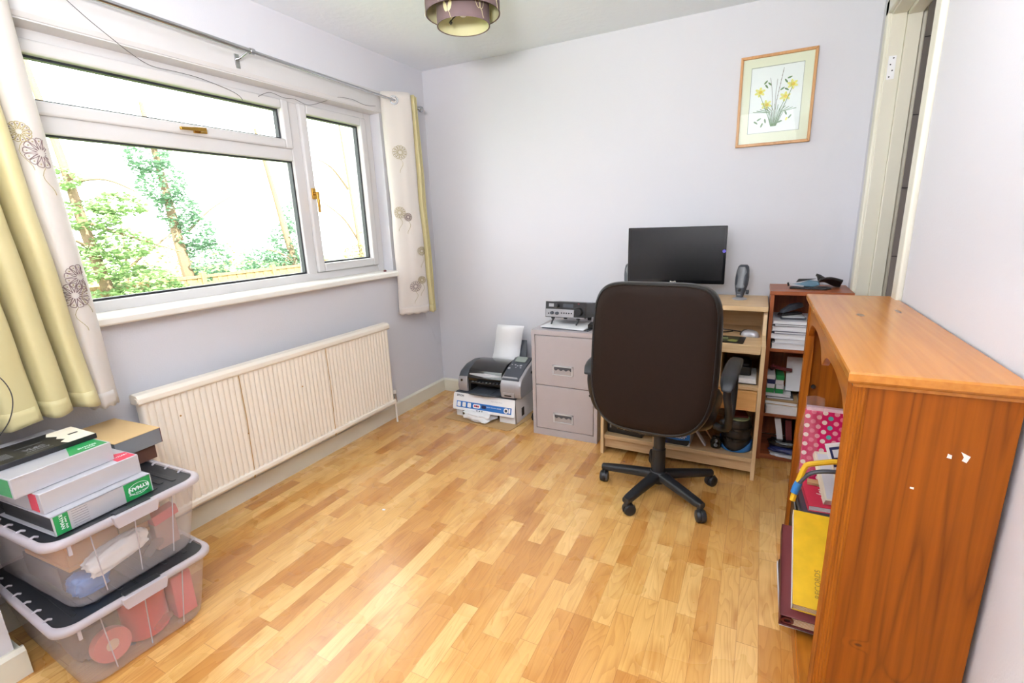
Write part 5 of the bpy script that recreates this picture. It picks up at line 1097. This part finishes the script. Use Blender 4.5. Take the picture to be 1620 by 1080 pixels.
# ------------------------------------------------------------ storage bins
def bin_(label, x1, yc, z0, rz, hgt=0.268):
    """x1: rim front plane, bin runs toward -x"""
    t_ = thing('storage_bin', label, 'storage bin', (x1 - 0.29, yc, z0), rz=rz)
    A, B = 0.29, 0.222; a0, b0 = 0.245, 0.178
    def ring(a, b2, z, r=0.05): return [Vector((x, y, z)) for x, y in rrect(-a, a, -b2, b2, r, 7)]
    m = MB(); hh = hgt - 0.03
    m.rings([ring(a0 - 0.03, b0 - 0.03, 0.004, 0.03), ring(a0 - 0.008, b0 - 0.008, 0.006, 0.05), ring(a0, b0, 0.018, 0.055)] + [ring(a0 + (A - 0.014 - a0) * k / 4, b0 + (B - 0.014 - b0) * k / 4, 0.018 + (hh - 0.018) * k / 4) for k in range(1, 5)], cap0=True, cap1=False)
    obj('tub', m, M_bin, t_, ang=60)
    m = MB(); m.rings([ring(A - 0.014, B - 0.014, hh - 0.006), ring(A - 0.001, B - 0.001, hh + 0.002), ring(A, B, hh + 0.012), ring(A - 0.002, B - 0.002, hgt - 0.010), ring(A - 0.009, B - 0.009, hgt - 0.006), ring(A - 0.016, B - 0.016, hgt - 0.008), ring(A - 0.016, B - 0.016, hh - 0.004)], cap0=False, cap1=False)
    obj('rim', m, M_rim, t_, ang=60)
    # front handle flap and moulded ribs
    m = MB(); m.prism([(-0.062, hh + 0.010), (-0.055, hh - 0.014), (0.055, hh - 0.014), (0.062, hh + 0.010), (0.062, hgt - 0.006), (-0.062, hgt - 0.006)], A - 0.006, A + 0.012, 'x'); obj('handle', m, M_rim, t_, bevel=0.002)
    for y in (-0.115, 0.0, 0.115):
        f1 = A - 0.0145; m = MB(); yb = y * 0.85
        m.tube([(a0 + 0.001, yb, 0.025), (f1 + 0.001, y, hh)], 0.0018, 6); obj('moulded_rib', m, M_rim, t_)
    m = MB(); m.box(A - 0.012, A - 0.005, -B + 0.05, -B + 0.058, hh - 0.03, hh + 0.002); obj('corner_web', m, M_rim, t_)
    # lid: two halves meeting across, hinged along both long sides
    for s_ in (-1, 1):
        lz = hgt - 0.012
        m = MB(); pr2 = rrect(-A + 0.018, A - 0.018, -B + 0.018, B - 0.018, 0.045, 7)
        half = [(x, y) for x, y in pr2 if y * s_ > 0.0]
        if s_ < 0: half = half
        xs = A - 0.018
        poly = ([(xs, 0.001)] + half + [(-xs, 0.001)]) if s_ > 0 else ([(-xs, -0.001)] + half + [(xs, -0.001)])
        m.prism(poly, lz - 0.006, lz)
        for k in range(5):
            yy = s_ * (0.035 + 0.03 * k); m.prism(rrect(-A + 0.07, A - 0.06 - 0.02 * (k % 2), yy - 0.008, yy + 0.008, 0.007, 3), lz, lz + 0.0025)
        lid = obj('lid_half', m, M_dkgrey if False else M_lid, t_, bevel=0.001)
        for k in range(6):
            xx = -A + 0.10 + 0.075 * k; m = MB(); m.tube([(xx, s_ * (B - 0.030), lz + 0.001), (xx, s_ * (B - 0.022), lz + 0.007), (xx, s_ * (B - 0.010), lz + 0.005)], 0.0035, 6); obj('hinge_lug', m, M_rim, lid)
    m = MB(); m.box(A - 0.03, A - 0.004, -0.05, 0.05, hgt - 0.016, hgt - 0.004); obj('lid_tab', m, M_lid, t_, bevel=0.002)
    return t_
M_lid = plain('black_lid_plastic', (34, 36, 40), 0.34, bump=0.2, bscale=500)
LBY = -2.512
bin_('lower clear storage bin with black lid standing on the floor', 0.612, LBY, 0.0, R(-2))
bin_('upper clear storage bin with black lid stacked on the lower one', 0.600, LBY + 0.010, 0.2595, R(2))
# contents of the lower bin
m = MB(); m.lathe([(0.0004, 0), (0.063, 0), (0.065, 0.004), (0.065, 0.15), (0.0004, 0.152)], n=36)
single('red_tin', 'red patch of a tin showing through the lower bin', 'tin', m, M_redblob, (0.47, -2.486, 0.02), (R(0), 0, 0))
m = MB(); m.box(-0.1, 0.1, -0.055, 0.055, 0, 0.13)
single('red_carton', 'pinkish red carton at the right end inside the lower bin', 'box', m, plain('faded_red_card', (214, 96, 96), 0.6), (0.42, -2.385, 0.125), (0, 0, R(-2)), bevel=0.003) if False else None
single('red_carton', 'pinkish red carton at the right end inside the lower bin', 'box', MB().box(-0.10, 0.10, -0.032, 0.032, 0, 0.16), plain('faded_red_card', (216, 92, 96), 0.6), (0.44, -2.385, 0.022), (0, 0, R(-2)), bevel=0.003)
m = MB(); m.lathe([(0.018, -0.018), (0.05, -0.018), (0.052, 0.0), (0.05, 0.018), (0.018, 0.018)], (0, 0, 0), 28, 'x', close=True); m.lathe([(0.0005, -0.008), (0.02, -0.008), (0.02, 0.012), (0.0005, 0.012)], (0, 0, 0), 20, 'x', 1)
single('tape_reel', 'cream and red round reel inside the lower bin', 'reel', m, [plain('reel_red', (206, 110, 100), 0.5), plain('reel_cream', (226, 200, 170), 0.5)], (0.515, -2.605, 0.078), (0, R(-12), 0))
single('grey_cloth', 'dark grey bundled cloth at the left inside the lower bin', 'cloth', blob(0.10, 0.045, 0.07, 0.25, 2.5, 11), plain('grey_brown_cloth', (112, 100, 96), 0.8), (0.36, -2.62, 0.075), ang=60)
# contents of the upper bin
Z2 = 0.2675
m = MB(); m.box(-0.13, 0.13, -0.155, 0.125, 0, 0.012); m.box(-0.125, 0.125, -0.15, 0.12, 0.012, 0.12, 0)
single('tan_carton', 'tan cardboard carton filling the back of the upper bin', 'box', m, plain('tan_carton_card', (208, 150, 92), 0.7, var=0.1), (0.335, -2.49, Z2 + 0.083), (0, R(0), R(3)), smooth=False)
m = MB(); m.box(-0.11, 0.11, -0.14, 0.14, 0, 0.08)
single('dark_carton', 'dark grey carton lying at the bottom of the upper bin', 'box', m, plain('slate_card', (88, 84, 92), 0.6), (0.30, -2.51, Z2 + 0.002), (0, 0, R(2)), smooth=False)
single('blue_bag', 'bright blue bag at the left bottom of the upper bin', 'bag', blob(0.04, 0.045, 0.035, 0.2, 3, 21), M_bluet, (0.478, -2.605, Z2 + 0.034), ang=60)
m = blob(0.03, 0.085, 0.036, 0.22, 2.6, 31)
single('white_packet', 'white crumpled packet in the middle of the upper bin', 'packet', m, M_white, (0.515, -2.53, Z2 + 0.100), (R(12), 0, 0), ang=60)
m = MB(); m.box(-0.006, 0.006, -0.045, 0.045, 0, 0.04)
single('olive_case', 'olive grey flat case near the top of the upper bin', 'case', m, plain('olive_card', (128, 116, 92), 0.6), (0.515, -2.47, Z2 + 0.150), (0, R(0), 0), smooth=False)
m = MB(); m.box(-0.02, 0.02, -0.04, 0.04, 0, 0.035)
single('red_packet', 'small red packet at the right end of the upper bin', 'packet', m, plain('dull_red_card', (206, 84, 84), 0.6), (0.49, -2.375, Z2 + 0.115), (R(8), 0, 0), bevel=0.002)
m = MB(); m.box(-0.02, 0.02, -0.035, 0.035, 0, 0.10)
single('grey_carton', 'grey and orange carton below the red packet in the upper bin', 'box', m, plain('mauve_card', (170, 130, 120), 0.6), (0.47, -2.375, Z2 + 0.008), (0, 0, 0), bevel=0.002)

# ------------------------------------------------------------ boxes on the bins
def boxfile(label, front_x, yl, yr, z, h_, depth, rz, lab_mat, side_lab=None, tri=False):
    b_ = thing('box_file', label, 'box file', (front_x, yl, z), rz=rz); L2 = yr - yl
    m = MB(); m.box(-depth, 0, 0, L2, 0, h_)
    obj('box_body', m, M_boxsil, b_, bevel=0.0015)
    return b_, L2
# lever arch file at the bottom with its labelled spine to the room
A_ = thing('lever_arch_file', 'silver lever arch file with green labelled spine, lowest on the bins', 'lever arch file', (0.558, -2.668, 0.5185), rz=R(4))
m = MB(); L2 = 0.262; m.box(-0.31, 0, 0, L2, 0, 0.0035); m.box(-0.31, 0, 0, L2, 0.0575, 0.061); m.box(-0.0035, 0, 0, L2, 0, 0.061); obj('cover', m, M_boxsil, A_, bevel=0.001)
m = MB(); m.box(-0.29, -0.012, 0.008, L2 - 0.006, 0.006, 0.05); obj('binding', m, M_black, A_, smooth=False)
m = MB(); m.box(-0.0005, 0.001, 0.182, 0.258, 0.002, 0.059, 0)
for k in range(7): obj('ruled_line', box(-0.0005, 0.0009, 0.046, 0.085, 0.008 + 0.0075 * k, 0.0088 + 0.0075 * k), M_grey, A_, smooth=False)
TM = T(0.0013, 0, 0) @ Matrix(((0, 0, 1, 0), (1, 0, 0, 0), (0, 1, 0, 0), (0, 0, 0, 1)))
m.text('RYMAN', 0.017, TM @ T(0.222, 0.034, 0) @ RZ(180), 2, bold=0.0004); m.text('Lever Arch File', 0.008, TM @ T(0.222, 0.018, 0) @ RZ(180), 2); m.text('foolscap', 0.008, TM @ T(0.195, 0.03, 0) @ RZ(90), 2)
m2 = MB(); m2.box(-0.0005, 0.001, 0.004, 0.038, 0.002, 0.059, 0); m2.text('RYMAN', 0.013, TM @ T(0.020, 0.036, 0) @ RZ(-90), 2); m2.text('Lever Arch', 0.008, TM @ T(0.030, 0.030, 0) @ RZ(-90), 2)
m.tube([tuple(TM @ Vector((0.222 + 0.030 * math.cos(q), 0.031 + 0.019 * math.sin(q), 0))) for q in [2 * PI * k / 24 for k in range(25)]], 0.0006, 5, 2)
obj('spine_label', m, [M_green, M_grey, M_white], A_, smooth=False); obj('end_label', m2, [M_green, M_grey, M_white], A_, smooth=False)
B_, L2 = boxfile('silver box file with red corner labels, in the middle of the stack', 0.522, -2.668, -2.412, 0.5805, 0.062, 0.34, R(4), M_red)
obj('side_label', box(-0.06, -0.018, -0.0008, 0, 0.004, 0.058), M_red, B_, smooth=False)
m = MB(); m.prism([(-0.09, L2 - 0.05), (-0.005, L2 - 0.055), (-0.005, L2 - 0.004), (-0.06, L2 - 0.004)], 0.062, 0.0626, 'z', 0)
m.text('RYMAN', 0.012, T(-0.04, L2 - 0.03, 0.0628) @ RZ(90), 1); obj('red_label', m, [M_red, M_white], B_, smooth=False)
C_, L2 = boxfile('silver box file with green corner labels, near the top of the stack', 0.496, -2.708, -2.462, 0.6435, 0.060, 0.33, R(5), M_green)
obj('side_label', box(-0.075, -0.008, -0.0008, 0, 0.004, 0.056), M_green, C_, smooth=False)
m = MB(); m.prism([(-0.085, L2 - 0.075), (-0.006, L2 - 0.105), (-0.006, L2 - 0.006), (-0.085, L2 - 0.006)], 0.060, 0.0606, 'z', 0)
m.text('RYMAN', 0.014, T(-0.035, L2 - 0.045, 0.0608) @ RZ(90), 1); m.text('Box File', 0.008, T(-0.02, L2 - 0.045, 0.0608) @ RZ(90), 1); obj('green_label', m, [M_green, M_white], C_, smooth=False)
D_ = thing('black_carton', 'flat black printed carton with torn white corner topping the stack', 'carton', (0.405, -2.715, 0.7040), rz=R(2))
m = MB(); m.box(-0.155, 0, 0, 0.252, 0, 0.016); obj('carton_body', m, M_black, D_, bevel=0.001)
m = MB(); m.prism([(-0.002, 0.180), (-0.03, 0.172), (-0.045, 0.190), (-0.07, 0.178), (-0.09, 0.188), (-0.12, 0.172), (-0.150, 0.185), (-0.150, 0.25), (-0.002, 0.25)], 0.016, 0.0165, 'z', 0)
m.prism([(-0.07, 0.21), (-0.08, 0.21), (-0.08, 0.235), (-0.07, 0.235)], 0.0165, 0.017, 'z', 1); obj('torn_patch', m, [plain('torn_paper', (232, 224, 204), 0.8), M_black], D_, smooth=False)
m = MB()
for k in range(9): m.box(-0.085, -0.035, 0.030 + 0.004 * k, 0.0315 + 0.004 * k, 0.016, 0.0164)
m.text('VLSC', 0.022, T(-0.055, 0.118, 0.0163) @ RZ(90), 0, bold=0.0006); m.text('A4 80 SHEETS', 0.009, T(-0.035, 0.12, 0.0163) @ RZ(90), 0)
for q in ((-0.09, -0.0885, 0.085, 0.15), (-0.02, -0.0185, 0.085, 0.15)): m.box(q[0], q[1], q[2], q[3], 0.016, 0.0163)
obj('printed_marks', m, M_grey, D_, smooth=False)
E_ = thing('tan_box', 'grey sided box with tan lid at the back of the bins', 'box', (0.308, -2.246, 0.5775), rz=R(4))
m = MB(); m.box(-0.275, 0, -0.150, 0, 0, 0.056, 0); m.box(-0.277, 0.002, -0.151, 0.0015, 0.056, 0.0585, 1); m.box(-0.277, 0.001, -0.0, 0.002, 0, 0.056, 2); obj('box_body', m, [M_grey, M_tan, M_maroon], E_, bevel=0.0008)
m = MB(); m.box(-0.26, 0, -0.125, 0, 0, 0.0525)
single('brown_box', 'dark brown box under the tan-lidded box on the bins', 'box', m, plain('dark_brown_board', (84, 54, 44), 0.6), (0.30, -2.268, 0.5245), (0, 0, R(4)), bevel=0.001)

# ------------------------------------------------------------ crumbs on the floor
m = MB(); m.tube([(-0.006, 0, 0.002), (0.008, 0.001, 0.002)], 0.0035, 6); single('paper_scrap', 'small white paper scrap on the open floor', 'scrap', m, M_white, (0.729, -1.584, 0.0018), (0, 0, 0.3))
m = MB()
m.prism([(0, 0), (0.012, 0.002), (0.014, 0.008), (0.004, 0.009)], 0, 0.001)
single('floor_chip', 'small dark chip mark in the floor left of the chair', 'chip', m, M_maroon, (1.66, -0.66, 0.0005), smooth=False)

# ------------------------------------------------------------ garden beyond the window
struct('ground', box(-40, -0.4, -16, 34, -1.6, -1.3), M_grass)
def leafmesh(centers, n_, size, seed, flat=False):
    rnd = random.Random(seed); m = MB(); tot = sum(r ** 2 for _, r in centers)
    for c_, r in centers:
        c_ = Vector(c_)
        for _ in range(int(n_ * r * r / tot)):
            d_ = Vector((rnd.gauss(0, 1), rnd.gauss(0, 1), rnd.gauss(0, 1))).normalized() * r * rnd.uniform(0.55, 1.05) ** 0.6
            if flat: d_.z = d_.z * 0.5 - 0.25 * (d_.x ** 2 + d_.y ** 2)
            p = c_ + d_; s_ = size * rnd.uniform(0.6, 1.4)
            e = Matrix.Rotation(rnd.uniform(0, 6.28), 3, 'Z') @ Matrix.Rotation(rnd.uniform(-1.2, 1.2), 3, 'X')
            m.add([p + e @ Vector(q) * s_ for q in ((-0.5, 0, 0), (0, -0.35, 0.06), (0.6, 0, 0), (0, 0.35, 0.06))], [(0, 1, 2, 3)])
    return m
def tree(label, base, top, r0, cents, n_, size, mat, seed, branches=(), name='tree', flat=False):
    t_ = thing(name, label, 'tree' if name == 'tree' else name, base)
    b0 = Vector(base); m = MB(); tp_ = Vector(top) - b0
    m.tube(smoothpath([(0, 0, 0), (tp_.x * 0.4 + 0.1, tp_.y * 0.4 - 0.1, tp_.z * 0.4), (tp_.x * 0.7, tp_.y * 0.7, tp_.z * 0.7), tuple(tp_)], 16), [r0 * (1 - 0.75 * k / 15) for k in range(16)], 10); obj('trunk', m, M_bark, t_)
    for br in branches:
        m = MB(); P = smoothpath([tuple(Vector(q) - b0) for q in br], 14); m.tube(P, [0.035 * (1 - 0.7 * k / 13) for k in range(14)], 6); obj('branch', m, M_bark, t_)
    if cents: obj('foliage', leafmesh([(Vector(c_) - b0, r) for c_, r in cents], n_, size, seed, flat), mat, t_, smooth=False)
    return t_
tree('ivy covered trunk rising behind the fence', (-10.2, 4.1, -1.3), (-10.2, 3.6, 4.2), 0.16, [((-10.1, 4.3, -0.2), 0.6), ((-10.1, 4.35, 0.7), 0.55), ((-10.1, 4.15, 1.35), 0.5), ((-10.1, 3.9, 1.9), 0.45), ((-10.1, 3.65, 2.5), 0.5), ((-10.1, 3.45, 3.1), 0.45)], 6200, 0.085, M_ivy, 1, [[(-10.2, 4.1, 1.4), (-10.0, 4.6, 1.9), (-9.9, 5.3, 2.3)]])
tree('feathery conifer leaning over the fence', (-8.2, 1.6, -1.3), (-8.2, 0.9, 4.5), 0.12, [((-8.0, 1.35, 0.1), 0.75), ((-8.1, 1.9, 0.5), 0.6), ((-8.0, 1.0, 0.9), 0.6), ((-8.0, 1.6, 1.2), 0.55), ((-8.1, 1.2, 1.7), 0.5), ((-8.1, 1.75, 1.9), 0.42), ((-8.1, 0.9, 2.3), 0.4), ((-8.1, 2.3, 0.2), 0.5)], 6500, 0.085, M_conif, 2, [[(-8.2, 1.3, 1.0), (-7.9, 0.9, 1.3), (-7.8, 0.3, 1.3)], [(-8.2, 1.2, 1.6), (-7.9, 1.8, 1.3), (-7.8, 2.5, 1.0)], [(-8.2, 1.0, 2.2), (-7.9, 1.5, 2.3), (-7.9, 2.0, 2.1)]], flat=True)
tree('ivy bush and leaning pale trunk right of the garden post', (-10.0, 7.2, -1.3), (-10.0, 6.2, 4.0), 0.13, [((-10.2, 6.6, 0.2), 0.7), ((-10.2, 6.0, 0.35), 0.6), ((-10.2, 7.1, 0.9), 0.7), ((-10.2, 7.3, 1.7), 0.5), ((-10.2, 5.5, 0.1), 0.4)], 6000, 0.085, M_ivy, 3, [[(-10, 7.0, 0.2), (-9.8, 6.3, 0.7), (-9.8, 5.6, 0.9)], [(-10, 6.9, 0.9), (-9.8, 6.2, 0.3), (-9.7, 5.5, 0.3)]])
tree('thin bare tree seen through the narrow right window', (-8.2, 7.9, -1.3), (-8.2, 7.4, 4.4), 0.07, [((-8.0, 8.0, 0.3), 0.6), ((-8.0, 7.4, 0.5), 0.45), ((-8.0, 8.4, 1.2), 0.45)], 2200, 0.07, M_shrubl, 4, [[(-8.2, 7.8, 0.8), (-8.1, 7.1, 1.6), (-8.1, 6.3, 2.1)], [(-8.2, 7.6, 1.8), (-8.1, 8.2, 2.3), (-8.1, 8.8, 2.5)], [(-8.2, 7.7, 1.2), (-8.1, 8.3, 1.2), (-8.0, 8.7, 0.8)], [(-8.2, 7.5, 2.4), (-8.1, 6.9, 2.9), (-8.1, 6.4, 3.1)]])
tree('loose olive shrub standing between fence and ivy trunk', (-12.5, 3.6, -1.3), (-12.5, 3.8, 1.8), 0.06, [((-12.5, 3.3, 0.3), 0.9), ((-12.5, 4.6, 0.5), 0.8), ((-12.5, 6.4, 0.2), 0.9), ((-12.5, 2.2, 0.8), 0.8)], 3600, 0.09, M_shrubl, 5, [[(-12.5, 3.7, 0.5), (-12.3, 5.2, 1.6), (-12.2, 6.2, 2.2)]], name='shrub')
fn = thing('fence', 'pale wooden garden fence with one taller post', 'fence', (-9.2, 4.0, -1.3))
m = MB()
k = 0; y = -6.0
while y < 9.0:
    if not (-0.42 < y < -0.20): m.box(-0.012 - 0.01 * (k % 2), 0.012 - 0.01 * (k % 2), y, y + 0.115, 0, 1.66)
    y += 0.12; k += 1
m.box(-0.03, 0.03, -6, 9, 1.64, 1.70); m.box(0.012, 0.04, -6, 9, 1.46, 1.54)
obj('fence_boards', m, M_fence, fn, smooth=False)
for y in (-5.4, -3.6, -0.35, 1.5, 3.3, 5.1, 6.9): obj('fence_post', box(-0.05, 0.06, y - 0.05, y + 0.05, 0, 1.76), M_fence, fn, smooth=False)
